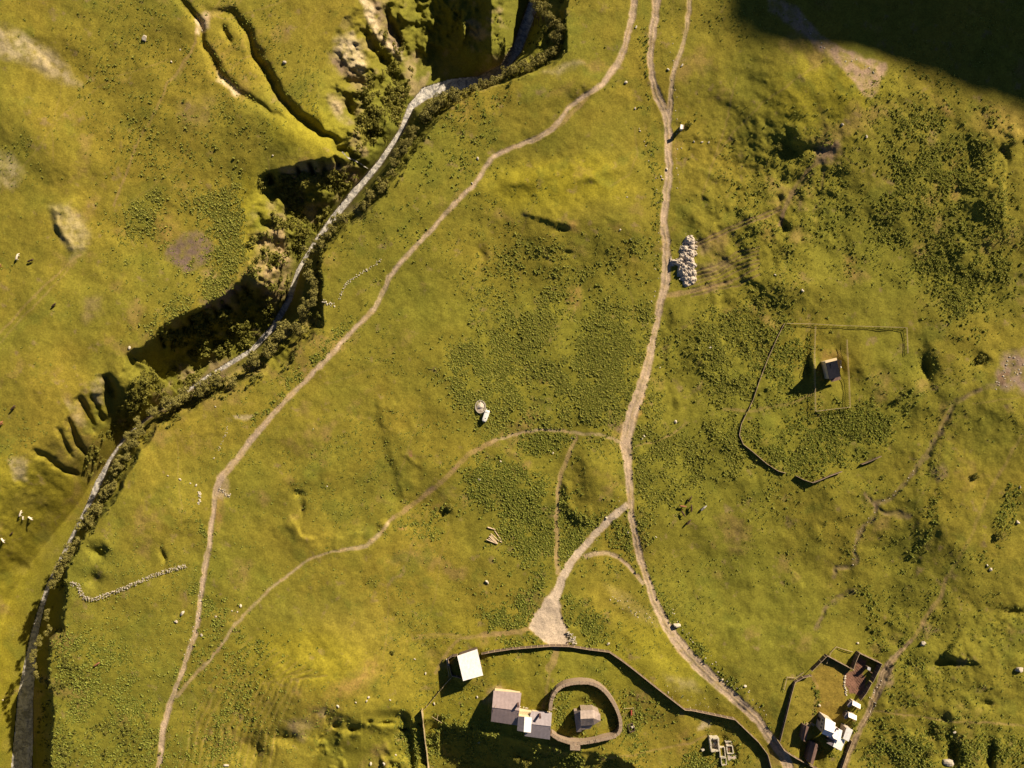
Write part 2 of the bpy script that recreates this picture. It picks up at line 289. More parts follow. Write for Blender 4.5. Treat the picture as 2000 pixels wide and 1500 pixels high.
foot([(1040, 1225), (1015, 1232), (975, 1238), (945, 1240)], 5, .8); foot([(945, 1240), (900, 1245), (880, 1262), (862, 1290), (850, 1315)], 3.4, .6)
for d in (-4, -1, 3): foot([(900, 1242+d), (860, 1240+d), (815, 1243+d)], 1, .5)
foot([(1086, 1270), (1080, 1290), (1072, 1320), (1066, 1370), (1060, 1385)], 3, .45); foot([(1086, 1266), (1080, 1292), (1072, 1304)], 7, .7)
foot([(1240, 872), (1282, 862), (1312, 848), (1336, 828)], 2, .6)
for d in (0, 7):
    foot([(1350, 475+d), (1400, 455+d), (1450, 434+d), (1500, 415+d), (1524, 402+d)], 1.6, 1.0, .3, True)
foot([(1524, 440), (1530, 410), (1550, 370), (1580, 330), (1612, 300), (1638, 282)], 4, .8, .1, True); foot([(1535, 400), (1558, 372), (1590, 335)], 1.2, .9, .3, True)
for k, (a, b, c) in enumerate([(528, 488, 480), (536, 497, 487), (545, 505, 495), (552, 515, 505), (560, 525, 512), (566, 540, 520), (574, 552, 535)]):
    foot([(1352, a+4), (1400, a-10), (1440, b+6), (1484, c)], 1.2, .95, .3, True)
foot([(1300, 577), (1330, 570), (1365, 566), (1430, 550)], 4, .75); foot([(1640, 290), (1660, 318), (1695, 322), (1700, 324)], 1.2, .4)
foot([(1608, 330), (1602, 372)], 2, .5, .25); foot([(1690, 1385), (1750, 1395), (1850, 1408), (1930, 1413), (2060, 1422)], 2.0, .55)
foot([(1170, 1482), (1235, 1478), (1282, 1462), (1350, 1455), (1392, 1430)], 2, .5)
foot([(1120, 620), (1128, 590)], 1.5, .5); foot([(400, 20), (440, 40), (560, 0)], 1.4, .3); foot([(595, 55), (630, 10)], 1, .3)
foot([(1370, 380), (1400, 300), (1420, 230), (1440, 150)], 1.2, .4); foot([(1385, 330), (1430, 260), (1490, 200), (1560, 150), (1610, 118)], 1.2, .4)
foot([(520, 110), (500, 100), (470, 118), (445, 140)], 1.5, .45); foot([(1240, 250), (1245, 300), (1232, 340), (1190, 365)], 1.2, .3)
foot([(1900, 790), (1960, 780), (2020, 770)], 1.5, .3); foot([(1585, 770), (1540, 790), (1465, 803), (1415, 800)], 3.5, .45); foot([(1995, 850), (1930, 960), (1900, 1040), (1850, 1130)], 3, .3); foot([(1850, 1130), (1835, 1168), (1812, 1200), (1785, 1243), (1770, 1262)], 4, .6)
foot([(1586, 1322), (1596, 1340), (1598, 1352), (1588, 1380), (1586, 1410)], 2.5, .4)
for k in range(12):     # cattle terraces on the slope at the bottom left
    r = random.Random(90+k); x = 345+k*15
    pts = [(x+150-k*2+r.uniform(-6, 6), 1245+k*7), (x+75, 1330+r.uniform(-8, 8)), (x+28, 1420), (x+8+r.uniform(-5, 5), 1530)]
    foot(pts, .9, .4, .2); carve([(a+5, b) for a, b in pts], 3, .35)
for k in range(22):     # faint animal paths
    r = random.Random(300+k); x = r.uniform(0, 1900); y = r.uniform(150, 1400); a = r.uniform(.9, 2.4); pts = [(x, y)]
    for _ in range(5): a += r.uniform(-.35, .35); x -= 34*math.cos(a); y += 34*math.sin(a); pts.append((x, y))
    foot(pts, .7, .34, .03)
for k in range(5):      # fine trails climbing out of the ravine head
    foot([(395, 45), (410, 30+k*2), (425+k*9, 10), (440+k*16, -30)], 1.0, .45)

hump(1592, 1474, 26, 26, -3.0)
# level the building plots
def level(u, v, r):
    w = win([(u-r*1.6, v-r*1.6), (u+r*1.6, v+r*1.6)], 0); d = np.hypot(U[w]-u, V[w]-v)
    z0 = Z[np.searchsorted(vv, v), np.searchsorted(uu, u)]
    m = sst(r*1.5, r, d); Z[w] = Z[w]*(1-m)+z0*m
for a in [(915, 1300, 28), (985, 1376, 24), (1048, 1414, 24), (1146, 1404, 30), (1625, 722, 20), (1625, 1436, 22), (1670, 1382, 16), (1403, 1455, 16), (1420, 1475, 16), (1582, 1465, 16)]: level(*a)

# far mountain to the north-east whose shadow lies across the corner of the meadow
sa, ca = math.sin(az), math.cos(az)
Ss = sa*U-ca*V; Tt = ca*U+sa*V
EDGE = [(1408, -30), (1405, 20), (1412, 62), (1440, 86), (1480, 98), (1540, 100), (1600, 96), (1660, 100), (1730, 120), (1785, 150), (1830, 172), (1880, 186), (1930, 200), (1968, 216), (2010, 245), (2080, 300), (2200, 370)]
EZ = [Z[min(max(np.searchsorted(vv, b), 0), NV-1), min(np.searchsorted(uu, a), NU-1)] for a, b in EDGE]; EDGE = [(1000+(a-1000)*(HC-z_)/HC, 750-(750-b)*(HC-z_)/HC) for (a, b), z_ in zip(EDGE, EZ)]
et = np.array([ca*a+sa*b for a, b in EDGE]); es = np.array([sa*a-ca*b for a, b in EDGE]); o = np.argsort(et); et, es = et[o], es[o]
et = np.concatenate([[-3000, 600, 850, 960, 1005], et, [et[-1]+300, et[-1]+1500, et[-1]+6000]]); es = np.concatenate([[3300, 2700, 2200, 1700, 1240], es, [es[-1]-60, es[-1]-100, 2600]])
RS = 3950.0
ez = EZ; ez = np.interp(et, np.sort([ca*a+sa*b for a, b in EDGE]), np.array(ez)[np.argsort([ca*a+sa*b for a, b in EDGE])])
hr = math.tan(el)*(RS-np.interp(Tt, et, es))*S+np.interp(Tt, et, ez)
prf = np.where(Ss < RS, np.clip((Ss-1900)/(RS-1900), 0, 1)**1.25, np.clip(1-(Ss-RS)/9000, 0, 1))
mtn = hr*prf-Z*sst(0, .3, prf)
far = sst(0, 1200, np.maximum.reduce([-U-200, U-2200, V-1700, -V-200]))
Z = Z+np.where(mtn > 0, mtn, 0)+far*(fbm(U, V, 1500, 4, 201)*18)*(prf < .02)
Z[wR] = Z[wR]      # canyon keeps its depth
# clear the bed under the water
Z = Z-WET*.7
inw = sst(700, 100, np.maximum.reduce([-U-160, U-2160, V-1660, -V-160]))     # pixel <-> ground mapping fades outside the frame
KX = 1-inw*Z/HC
XW = (U-1000)*S*KX; YW = (750-V)*S*KX
def GZ(u, v):
    i = min(max(int(np.searchsorted(uu, u))-1, 0), NU-2); j = min(max(int(np.searchsorted(vv, v))-1, 0), NV-2)
    a = (u-uu[i])/(uu[i+1]-uu[i]); b = (v-vv[j])/(vv[j+1]-vv[j])
    return float((Z[j, i]*(1-a)+Z[j, i+1]*a)*(1-b)+(Z[j+1, i]*(1-a)+Z[j+1, i+1]*a)*b)
def P(u, v, z):    # the place at height z that lies behind photo point (u, v)
    return Vector(((u-1000)*S*(HC-z)/HC, (750-v)*S*(HC-z)/HC, z))
def G(u, v, dz=0.0):
    z = GZ(u, v); p = P(u, v, z); p.z += dz; return p
# ------------------------------------------------------------------ ground colours (albedo) from soil and plant cover, with some sunlit slopes brightened
def col(a): return np.array(a, float)
gn1 = fbm(U, V, 150, 5, 301); gn2 = fbm(U, V, 42, 5, 311); gn3 = fbm(U, V, 9, 3, 321)
OL = col((.228, .183, .024)); GR = col((.168, .165, .021)); DRY = col((.305, .222, .048)); YL = col((.275, .238, .018))
ALB = OL+(GR-OL)*np.clip(.42+.45*gn1+.22*gn2, 0, 1)[..., None]
def paint(w, m, c, k=1.0):
    m = np.clip(m*k, 0, 1)[..., None]; ALB[w] = ALB[w]*(1-m)+col(c)*m
# broad green / dry zones; some yellow ones paint in the sun on lit slopes
for a in [((1050, 700), 190, 190, GR, .7), ((1400, 760), 130, 200, GR, .55), ((1330, 930), 110, 120, GR, .8), ((1560, 480), 220, 120, GR, .45), ((1600, 860), 200, 130, GR, .5), ((1430, 1150), 170, 150, GR, .6), ((1750, 1300), 300, 250, GR, .45),
          ((1800, 420), 190, 260, GR, .5), ((300, 150), 200, 120, OL, .5), ((200, 1380), 190, 200, GR, .6), ((880, 1440), 260, 90, GR, .65), ((1150, 1290), 60, 90, GR, .6), ((1000, 1000), 120, 120, GR, .6), ((480, 1050), 130, 130, GR, .3),
          ((720, 500), 120, 160, GR, .45), ((640, 90), 120, 130, OL, .5), ((680, 1300), 180, 100, DRY, .35), ((1290, 1290), 110, 70, YL, .5), ((850, 1350), 260, 130, YL, .4), ((1150, 1330), 160, 70, GR, .4), ((1090, 360), 130, 45, YL, .8), ((1620, 190), 110, 70, YL, .6), ((590, 1290), 110, 60, YL, .7), ((620, 250), 80, 50, YL, .6), ((490, 410), 30, 70, YL, .7), ((1960, 240), 60, 30, DRY, .7), ((1000, 60), 60, 60, YL, .3)]:
    w, m = ellmask(a[0][0], a[0][1], a[1], a[2], 0, .6, 2); paint(w, m, a[3], a[4])
w, m = polymask([(-160, 900), (60, 900), (180, 930), (100, 1080), (40, 1180), (20, 1500), (-160, 1660)], 30, 2); paint(w, m, (.29, .25, .02), .55)  # slope facing the sun: its brightness painted in as lighter yellow-green
ALB *= (1+.12*gn3+.06*fbm(U, V, 22, 3, 331))[..., None]
nb_ = np.clip(fbm(U, V, 64, 6, 335, .62)*2.2-1.0, 0, 1)*.45*(U > -200); paint(slice(None), nb_, (.30, .195, .075)); nb_ = np.clip(fbm(U, V, 48, 6, 336, .6)*2.2-.8, 0, 1)*.5; paint(slice(None), nb_, (.13, .145, .02)); nb_ = np.clip(fbm(U, V, 20, 5, 337, .65)*2.6-1.5, 0, 1)*.5; paint(slice(None), nb_, (.24, .165, .09))
# canyon slopes
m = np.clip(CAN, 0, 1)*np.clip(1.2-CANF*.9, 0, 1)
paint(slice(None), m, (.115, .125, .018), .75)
rockn = np.clip(fbm(U, V, 30, 5, 341)*2.2-.4, 0, 1)*CAN*np.clip(1.3-CANF, 0, 1)
paint(slice(None), rockn, (.30, .22, .13), .6)
rk = (.42, .32, .21); dk = (.20, .145, .095); mud = (.24, .16, .105); orr = (.36, .215, .075); pale = (.52, .42, .27)
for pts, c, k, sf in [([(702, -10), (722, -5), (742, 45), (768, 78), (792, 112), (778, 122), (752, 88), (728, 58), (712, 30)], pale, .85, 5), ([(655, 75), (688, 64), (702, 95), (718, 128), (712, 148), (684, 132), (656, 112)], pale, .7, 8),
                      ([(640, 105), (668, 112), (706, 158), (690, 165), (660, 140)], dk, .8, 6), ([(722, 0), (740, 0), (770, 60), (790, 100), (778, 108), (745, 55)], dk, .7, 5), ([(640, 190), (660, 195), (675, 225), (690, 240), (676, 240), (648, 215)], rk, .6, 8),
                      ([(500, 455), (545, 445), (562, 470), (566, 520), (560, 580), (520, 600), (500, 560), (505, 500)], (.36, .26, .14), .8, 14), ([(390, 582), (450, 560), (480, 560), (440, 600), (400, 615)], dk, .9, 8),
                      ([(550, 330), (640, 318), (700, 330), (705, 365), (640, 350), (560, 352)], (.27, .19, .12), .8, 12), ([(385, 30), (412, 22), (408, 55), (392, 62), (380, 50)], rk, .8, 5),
                      ([(424, 138), (446, 160), (470, 182), (462, 190), (440, 172), (424, 158)], pale, .8, 4), ([(378, 40), (386, 40), (388, 70), (378, 68)], pale, .8, 3),
                      ([(-20, 38), (40, 65), (110, 105), (135, 145), (155, 165), (100, 150), (50, 120), (-20, 100)], pale, .55, 12), ([(-20, 285), (20, 300), (45, 340), (30, 365), (-20, 370)], pale, .4, 12),
                      ([(95, 402), (130, 405), (165, 430), (172, 460), (160, 500), (140, 503), (120, 460), (105, 430)], pale, .38, 12), ([(20, 900), (45, 890), (52, 940), (30, 940)], pale, .5, 8),
                      ([(180, 745), (196, 740), (200, 790), (188, 790)], pale, .5, 6), ([(128, 780), (150, 790), (170, 830), (150, 830)], pale, .3, 6),
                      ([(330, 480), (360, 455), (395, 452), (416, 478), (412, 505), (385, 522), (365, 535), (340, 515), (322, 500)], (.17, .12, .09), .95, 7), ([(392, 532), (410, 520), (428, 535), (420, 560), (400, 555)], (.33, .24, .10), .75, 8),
                      ([(300, 425), (335, 420), (350, 455), (325, 480), (305, 460)], orr, .45, 14), ([(160, 590), (195, 580), (200, 610), (170, 630)], mud, .4, 12), ([(350, 200), (420, 190), (410, 240), (360, 250)], mud, .25, 18),
                      ([(1500, -20), (1560, 20), (1600, 70), (1650, 96), (1690, 114), (1730, 125), (1728, 142), (1712, 180), (1698, 194), (1672, 165), (1640, 135), (1615, 110), (1560, 62), (1500, 20)], (.36, .25, .17), .85, 5),
                      ([(1655, 118), (1680, 122), (1700, 134), (1685, 136)], OL, .9, 3), ([(1590, 295), (1640, 268), (1645, 285), (1625, 318), (1600, 320)], mud, .75, 8), ([(1340, 470), (1365, 462), (1385, 480), (1370, 500)], mud, .5, 8),
                      ([(1365, 520), (1420, 505), (1430, 520), (1375, 545)], mud, .45, 8), ([(1960, 688), (2020, 680), (2060, 740), (2000, 765), (1940, 755), (1945, 725)], (.25, .18, .13), .9, 7), ([(1945, 735), (1968, 728), (1972, 745), (1955, 752)], (.2, .125, .075), .9, 3),
                      ([(1100, 425), (1125, 430), (1130, 455), (1110, 450)], orr, .5, 8), ([(1112, 560), (1135, 562), (1135, 600), (1112, 600)], orr, .45, 8), ([(1050, 730), (1072, 735), (1072, 752), (1055, 750)], orr, .5, 5),
                      ([(1190, 440), (1215, 435), (1210, 455)], orr, .35, 8), ([(1855, 310), (1875, 320), (1872, 395), (1858, 395)], orr, .4, 7), ([(1820, 188), (1850, 195), (1862, 225), (1845, 225)], orr, .4, 7),
                      ([(1815, 258), (1832, 262), (1828, 290), (1816, 286)], mud, .5, 5), ([(1490, 420), (1515, 430), (1510, 480), (1490, 470)], orr, .25, 10), ([(1650, 500), (1672, 505), (1665, 545), (1648, 540)], orr, .4, 8), ([(1375, 700), (1400, 690), (1400, 705)], orr, .2, 6),
                      ([(1488, 675), (1500, 690), (1490, 715), (1480, 700)], orr, .35, 6), ([(1592, 705), (1600, 715), (1605, 745), (1598, 745)], orr, .4, 5), ([(1608, 680), (1640, 690), (1640, 702), (1605, 704)], orr, .5, 5),
                      ([(1815, 915), (1840, 905), (1850, 930), (1830, 940)], mud, .6, 8), ([(1412, 985), (1430, 985), (1436, 995), (1415, 1000)], mud, .8, 3), ([(1838, 838), (1845, 850), (1825, 862), (1820, 852)], mud, .5, 4), ([(1815, 480), (1850, 470), (1860, 492), (1830, 500)], OL, .2, 8),
                      ([(640, 1345), (700, 1310), (735, 1285), (745, 1310), (700, 1350), (640, 1362)], orr, .5, 16), ([(560, 1405), (600, 1400), (615, 1420), (590, 1450), (565, 1435)], (.36, .27, .13), .6, 8), ([(552, 1405), (575, 1400), (575, 1420), (556, 1422)], dk, .5, 5),
                      ([(620, 1385), (640, 1380), (635, 1400), (622, 1400)], rk, .5, 5), ([(800, 878), (808, 878), (808, 893), (800, 893)], (.22, .10, .07), .9, 2), ([(882, 915), (896, 902), (900, 908), (886, 918)], (.22, .12, .09), .9, 2),
                      ([(820, 965), (850, 948), (855, 958), (825, 972)], mud, .7, 4), ([(840, 985), (858, 980), (856, 1000), (842, 1000)], orr, .5, 5), ([(780, 1028), (795, 1026), (793, 1036), (780, 1036)], orr, .7, 3), ([(1180, 820), (1200, 812), (1215, 830), (1215, 850), (1195, 835)], mud, .7, 5),
                      ([(1188, 762), (1202, 755), (1200, 770)], mud, .6, 3), ([(1180, 1145), (1230, 1160), (1290, 1215), (1270, 1222), (1210, 1180)], (.40, .31, .12), .35, 10), ([(1010, 1160), (1060, 1150), (1060, 1200), (1040, 1220)], mud, .2, 8),
                      ([(1060, 1180), (1076, 1150), (1084, 1156), (1074, 1175), (1050, 1205)], mud, .6, 6), ([(1300, 1320), (1350, 1330), (1370, 1350), (1320, 1345)], pale, .25, 12), ([(1360, 1420), (1372, 1408), (1390, 1410), (1385, 1422), (1362, 1424)], pale, .65, 4),
                      ([(1325, 1440), (1345, 1420), (1342, 1480), (1325, 1470)], orr, .3, 8), ([(955, 1352), (980, 1335), (985, 1345), (962, 1372), (945, 1375)], (.42, .31, .18), .7, 6), ([(1430, 1415), (1445, 1418), (1445, 1440), (1436, 1436)], orr, .5, 4),
                      ([(455, 815), (480, 808), (500, 812), (480, 818), (458, 820)], pale, .6, 3), ([(1130, 118), (1185, 125), (1200, 138), (1150, 138)], orr, .4, 10), ([(1060, 140), (1120, 120), (1140, 125), (1090, 145)], pale, .35, 8), ([(1075, 178), (1115, 165), (1110, 185)], orr, .3, 10),
                      ([(1586, 425), (1600, 428), (1598, 445)], orr, .2, 4), ([(420, 940), (445, 935), (450, 970), (425, 975)], (.38, .28, .17), .7, 5), ([(422, 975), (440, 975), (436, 1020), (424, 1035), (418, 1010)], orr, .6, 6),
                      ([(1800, 1215), (1835, 1222), (1832, 1232), (1808, 1240)], mud, .5, 6), ([(1730, 1305), (1745, 1302), (1746, 1330), (1735, 1345), (1728, 1335)], (.36, .25, .14), .7, 5), ([(1360, 560), (1385, 590)], mud, 0, 2),
                      ([(1245, 785), (1256, 775), (1263, 782), (1258, 805), (1248, 820), (1242, 812)], (.42, .27, .07), .9, 3), ([(1300, 497), (1305, 498), (1304, 512), (1298, 512)], (.45, .32, .08), .9, 2)]:
    if k <= 0: continue
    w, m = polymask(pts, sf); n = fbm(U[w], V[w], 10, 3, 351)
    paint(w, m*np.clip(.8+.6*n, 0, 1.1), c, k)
w, m = polymask([(1586, 1318), (1598, 1300), (1616, 1287), (1650, 1308), (1652, 1350), (1652, 1400), (1610, 1415), (1590, 1415), (1592, 1345)], 3); paint(w, m, (.27, .185, .035), .75)
w, m = polymask([(1554, 1335), (1586, 1325), (1596, 1350), (1586, 1410), (1570, 1460), (1545, 1475), (1530, 1455), (1540, 1400)], 3); paint(w, m, (.25, .20, .03), .7)
GARDEN = [(1676, 1281), (1694, 1290), (1690, 1305), (1686, 1316), (1692, 1330), (1688, 1345), (1681, 1360), (1656, 1358), (1651, 1340), (1651, 1315), (1663, 1311), (1668, 1296)]
w, m = polymask(GARDEN, 1.5); paint(w, m, (.22, .118, .08)); Z[w] += m*.12*np.sin((U[w]*.9+V[w]*.45)*2.2)
w, m = polymask([(1596, 1300), (1616, 1286), (1660, 1308), (1655, 1316), (1616, 1296)], 3); paint(w, m, (.16, .13, .05), .5)
for c in (CREEK, CREEK2, CREEK3, CREEK4):
    w, m, T, D, SG = linemask(c, 5, 5); paint(w, m*np.clip(.65+.6*gn3[w], 0, 1), (.18, .13, .075), .75)
# trampled footpaths and roads
paint(slice(None), FOOT, (.36, .235, .12), .85)
paint(slice(None), MUDM, (.15, .10, .065), .95)
rd = col((.46, .348, .24)); rn = (1+.12*fbm(U, V, 16, 4, 361)+.06*gn3+.07*np.cos(RDn*.95+fbm(U, V, 30, 2, 362)*1.5))[..., None]
m = (np.clip(DIRT*1.15, 0, 1)*np.clip(1.05+.35*fbm(U, V, 8, 3, 363), .6, 1.0))[..., None]
ALB = ALB*(1-m)+rd*rn*m
tk_ = (RID > 0)*np.exp(-((np.abs(RDn)-2.8)/1.1)**2)*np.clip(.6+fbm(U, V, 40, 3, 365), 0, 1); ALB *= (1-.2*tk_)[..., None]
gsel = RID == g; ALB[gsel] = ALB[gsel]*.35+col((.52, .43, .33))*.65*(1+.12*gn3[gsel])[..., None]
fl_ = RID == RNAMES.index('farm_lane')+1; ALB[fl_] = ALB[fl_]*(.45+.25*np.clip(np.cos(RDn[fl_]*1.1+1.2)+gn3[fl_], -1, 1)[..., None])+col((.20, .135, .06))*.45
gl_ = RNAMES.index('grassy_lane')+1; s_ = RID == gl_; ALB[s_] = ALB[s_]*.6+col((.30, .20, .04))*.4
# bare verges and white stone dust beside the roads
near = np.clip(DIRT, 0, 1)*(1-np.clip(DIRT, 0, 1))*4
paint(slice(None), near*np.clip(fbm(U, V, 12, 3, 371)*1.6, 0, 1), (.38, .27, .12), .7)
ALB[wR] = np.where((DR < rhw+1)[..., None], col((.33, .27, .20)), ALB[wR])
ALB = np.clip(ALB, .01, .8)

# ------------------------------------------------------------------ materials
def mat(name, base, rough=.8, metal=0, noise=None, bump=None, spec=.3):
    m = bpy.data.materials.new(name); m.use_nodes = True; n = m.node_tree; b = n.nodes['Principled BSDF']
    b.inputs['Base Color'].default_value = (*base, 1); b.inputs['Roughness'].default_value = rough; b.inputs['Metallic'].default_value = metal
    b.inputs['Specular IOR Level'].default_value = spec
    if noise:
        sc, amt, c2 = noise
        tc = n.nodes.new('ShaderNodeTexCoord'); t = n.nodes.new('ShaderNodeTexNoise'); t.inputs['Scale'].default_value = sc; t.inputs['Detail'].default_value = 5
        n.links.new(tc.outputs['Object'], t.inputs['Vector'])
        r = n.nodes.new('ShaderNodeMapRange'); r.inputs[1].default_value = .35; r.inputs[2].default_value = .68; r.inputs[4].default_value = amt
        n.links.new(t.outputs[0], r.inputs[0])
        x = n.nodes.new('ShaderNodeMix'); x.data_type = 'RGBA'; x.inputs[6].default_value = (*base, 1); x.inputs[7].default_value = (*c2, 1)
        n.links.new(r.outputs[0], x.inputs[0]); n.links.new(x.outputs[2], b.inputs['Base Color'])
    if bump:
        sc, st = bump
        tc = n.nodes.new('ShaderNodeTexCoord'); t = n.nodes.new('ShaderNodeTexNoise'); t.inputs['Scale'].default_value = sc; t.inputs['Detail'].default_value = 4
        n.links.new(tc.outputs['Object'], t.inputs['Vector'])
        bp = n.nodes.new('ShaderNodeBump'); bp.inputs['Strength'].default_value = st; bp.inputs['Distance'].default_value = .2
        n.links.new(t.outputs[0], bp.inputs['Height']); n.links.new(bp.outputs[0], b.inputs['Normal'])
    return m
def roofmat(name, base, scale, ang, c2, rough=.45, metal=.3, amt=.5):
    """sheet-metal or slate courses: wave bands plus patchy weathering"""
    m = mat(name, base, rough, metal, (.6, amt, c2)); n = m.node_tree; b = n.nodes['Principled BSDF']
    tc = n.nodes.new('ShaderNodeTexCoord'); mp = n.nodes.new('ShaderNodeMapping'); mp.inputs['Rotation'].default_value = (0, 0, math.radians(ang))
    wv = n.nodes.new('ShaderNodeTexWave'); wv.inputs['Scale'].default_value = scale; wv.inputs['Distortion'].default_value = .3
    bp = n.nodes.new('ShaderNodeBump'); bp.inputs['Strength'].default_value = .35; bp.inputs['Distance'].default_value = .06
    n.links.new(tc.outputs['Object'], mp.inputs[0]); n.links.new(mp.outputs[0], wv.inputs['Vector']); n.links.new(wv.outputs['Fac'], bp.inputs['Height']); n.links.new(bp.outputs[0], b.inputs['Normal'])
    w2 = n.nodes.new('ShaderNodeTexWave'); w2.inputs['Scale'].default_value = .2; w2.inputs['Distortion'].default_value = .6; w2.inputs['Detail Scale'].default_value = 3; n.links.new(mp.outputs[0], w2.inputs['Vector'])
    t2 = n.nodes.new('ShaderNodeTexNoise'); t2.inputs['Scale'].default_value = 1.3; t2.inputs['Detail'].default_value = 6; n.links.new(tc.outputs['Object'], t2.inputs['Vector'])
    k1 = n.nodes.new('ShaderNodeMapRange'); k1.inputs[3].default_value = 1-.12*min(1, amt*1.2); k1.inputs[4].default_value = 1.03; n.links.new(w2.outputs['Fac'], k1.inputs[0])
    k2 = n.nodes.new('ShaderNodeMapRange'); k2.inputs[1].default_value = .35; k2.inputs[2].default_value = .65; k2.inputs[3].default_value = .90; k2.inputs[4].default_value = 1.08; n.links.new(t2.outputs[0], k2.inputs[0])
    k3 = n.nodes.new('ShaderNodeMath'); k3.operation = 'MULTIPLY'; n.links.new(k1.outputs[0], k3.inputs[0]); n.links.new(k2.outputs[0], k3.inputs[1])
    vs_ = n.nodes.new('ShaderNodeVectorMath'); vs_.operation = 'SCALE'; src = b.inputs['Base Color'].links[0].from_socket; n.links.new(src, vs_.inputs[0]); n.links.new(k3.outputs[0], vs_.inputs['Scale']); n.links.new(vs_.outputs[0], b.inputs['Base Color'])
    return m
def ground_mat():
    m = bpy.data.materials.new('meadow_soil'); m.use_nodes = True; n = m.node_tree; b = n.nodes['Principled BSDF']
    b.inputs['Roughness'].default_value = .95; b.inputs['Specular IOR Level'].default_value = .1
    at = n.nodes.new('ShaderNodeAttribute'); at.attribute_name = 'cover'
    tc = n.nodes.new('ShaderNodeTexCoord')
    def nz(sc, det, rough=.6):
        t = n.nodes.new('ShaderNodeTexNoise'); t.inputs['Scale'].default_value = sc; t.inputs['Detail'].default_value = det; t.inputs['Roughness'].default_value = rough
        n.links.new(tc.outputs['Object'], t.inputs['Vector']); return t
    a = nz(1.6, 6, .75); c = nz(.16, 5, .65)
    r1 = n.nodes.new('ShaderNodeMapRange'); r1.inputs[1].default_value = .3; r1.inputs[2].default_value = .72; r1.inputs[3].default_value = .6; r1.inputs[4].default_value = 1.4
    n.links.new(a.outputs[0], r1.inputs[0])
    r2 = n.nodes.new('ShaderNodeMapRange'); r2.inputs[1].default_value = .3; r2.inputs[2].default_value = .7; r2.inputs[3].default_value = .93; r2.inputs[4].default_value = 1.07
    n.links.new(c.outputs[0], r2.inputs[0])
    mu = n.nodes.new('ShaderNodeMath'); mu.operation = 'MULTIPLY'; n.links.new(r1.outputs[0], mu.inputs[0]); n.links.new(r2.outputs[0], mu.inputs[1])
    vm = n.nodes.new('ShaderNodeVectorMath'); vm.operation = 'SCALE'; n.links.new(at.outputs['Color'], vm.inputs[0]); n.links.new(mu.outputs[0], vm.inputs['Scale'])
    n.links.new(vm.outputs[0], b.inputs['Base Color'])
    bn = nz(1.5, 5, .75); bp = n.nodes.new('ShaderNodeBump'); bp.inputs['Strength'].default_value = .7; bp.inputs['Distance'].default_value = .22
    n.links.new(bn.outputs[0], bp.inputs['Height']); n.links.new(bp.outputs[0], b.inputs['Normal'])
    return m
M_G = ground_mat()
def leaf_mat(name, c1, c2, tr=.25):
    m = bpy.data.materials.new(name); m.use_nodes = True; n = m.node_tree; b = n.nodes['Principled BSDF']; b.inputs['Roughness'].default_value = .7; b.inputs['Specular IOR Level'].default_value = .15
    tc = n.nodes.new('ShaderNodeTexCoord'); t = n.nodes.new('ShaderNodeTexNoise'); t.inputs['Scale'].default_value = 1.1; t.inputs['Detail'].default_value = 3
    oi = n.nodes.new('ShaderNodeObjectInfo'); ad = n.nodes.new('ShaderNodeMath'); ad.operation = 'MULTIPLY_ADD'; ad.inputs[1].default_value = .5; ad.inputs[2].default_value = -.25
    n.links.new(oi.outputs['Random'], ad.inputs[0]); s2 = n.nodes.new('ShaderNodeMath'); s2.operation = 'ADD'; s2.use_clamp = True
    r = n.nodes.new('ShaderNodeMapRange'); r.inputs[1].default_value = .3; r.inputs[2].default_value = .7
    n.links.new(tc.outputs['Object'], t.inputs['Vector']); n.links.new(t.outputs[0], r.inputs[0]); n.links.new(r.outputs[0], s2.inputs[0]); n.links.new(ad.outputs[0], s2.inputs[1])
    x = n.nodes.new('ShaderNodeMix'); x.data_type = 'RGBA'; x.inputs[6].default_value = (*c1, 1); x.inputs[7].default_value = (*c2, 1)
    n.links.new(s2.outputs[0], x.inputs[0]); n.links.new(x.outputs[2], b.inputs['Base Color'])
    tl = n.nodes.new('ShaderNodeBsdfTranslucent'); n.links.new(x.outputs[2], tl.inputs[0]); mx = n.nodes.new('ShaderNodeMixShader'); mx.inputs[0].default_value = tr
    n.links.new(b.outputs[0], mx.inputs[1]); n.links.new(tl.outputs[0], mx.inputs[2]); n.links.new(mx.outputs[0], n.nodes['Material Output'].inputs[0])
    return m
L_WILL = leaf_mat('willow_leaves', (.20, .18, .045), (.34, .305, .09)); L_BUSH = leaf_mat('shrub_leaves', (.15, .155, .028), (.30, .275, .055)); L_WEED = leaf_mat('weed_leaves', (.26, .30, .05), (.40, .385, .08), .38)
M_BARK = mat('bark', (.13, .09, .06), .9, bump=(6, .5)); M_ROCK = mat('boulder_stone', (.50, .44, .35), .85, noise=(1.5, .7, (.30, .26, .20)), bump=(3, .6)); M_PALE = mat('pale_limestone', (.58, .52, .41), .85, noise=(2, .7, (.34, .30, .23)), bump=(4, .5))
M_WALL = mat('dry_stone', (.30, .225, .155), .9, noise=(3, .8, (.20, .14, .10)), bump=(3, .8)); M_COPE = mat('wall_top_slabs', (.36, .285, .20), .9, noise=(2.2, .9, (.27, .18, .13)), bump=(3, .8))
M_GRAV = mat('heap_gravel', (.62, .54, .44), .9, noise=(2.4, .8, (.38, .32, .27)), bump=(2.5, .9)); M_WOOD = mat('weathered_boards', (.10, .07, .05), .85, noise=(2, .7, (.17, .12, .09)), bump=(5, .4)); M_TOP = mat('pale_cap_rail', (.42, .31, .22), .8); M_POST = mat('pale_post_wood', (.45, .36, .20), .8, noise=(3, .6, (.3, .22, .12)))
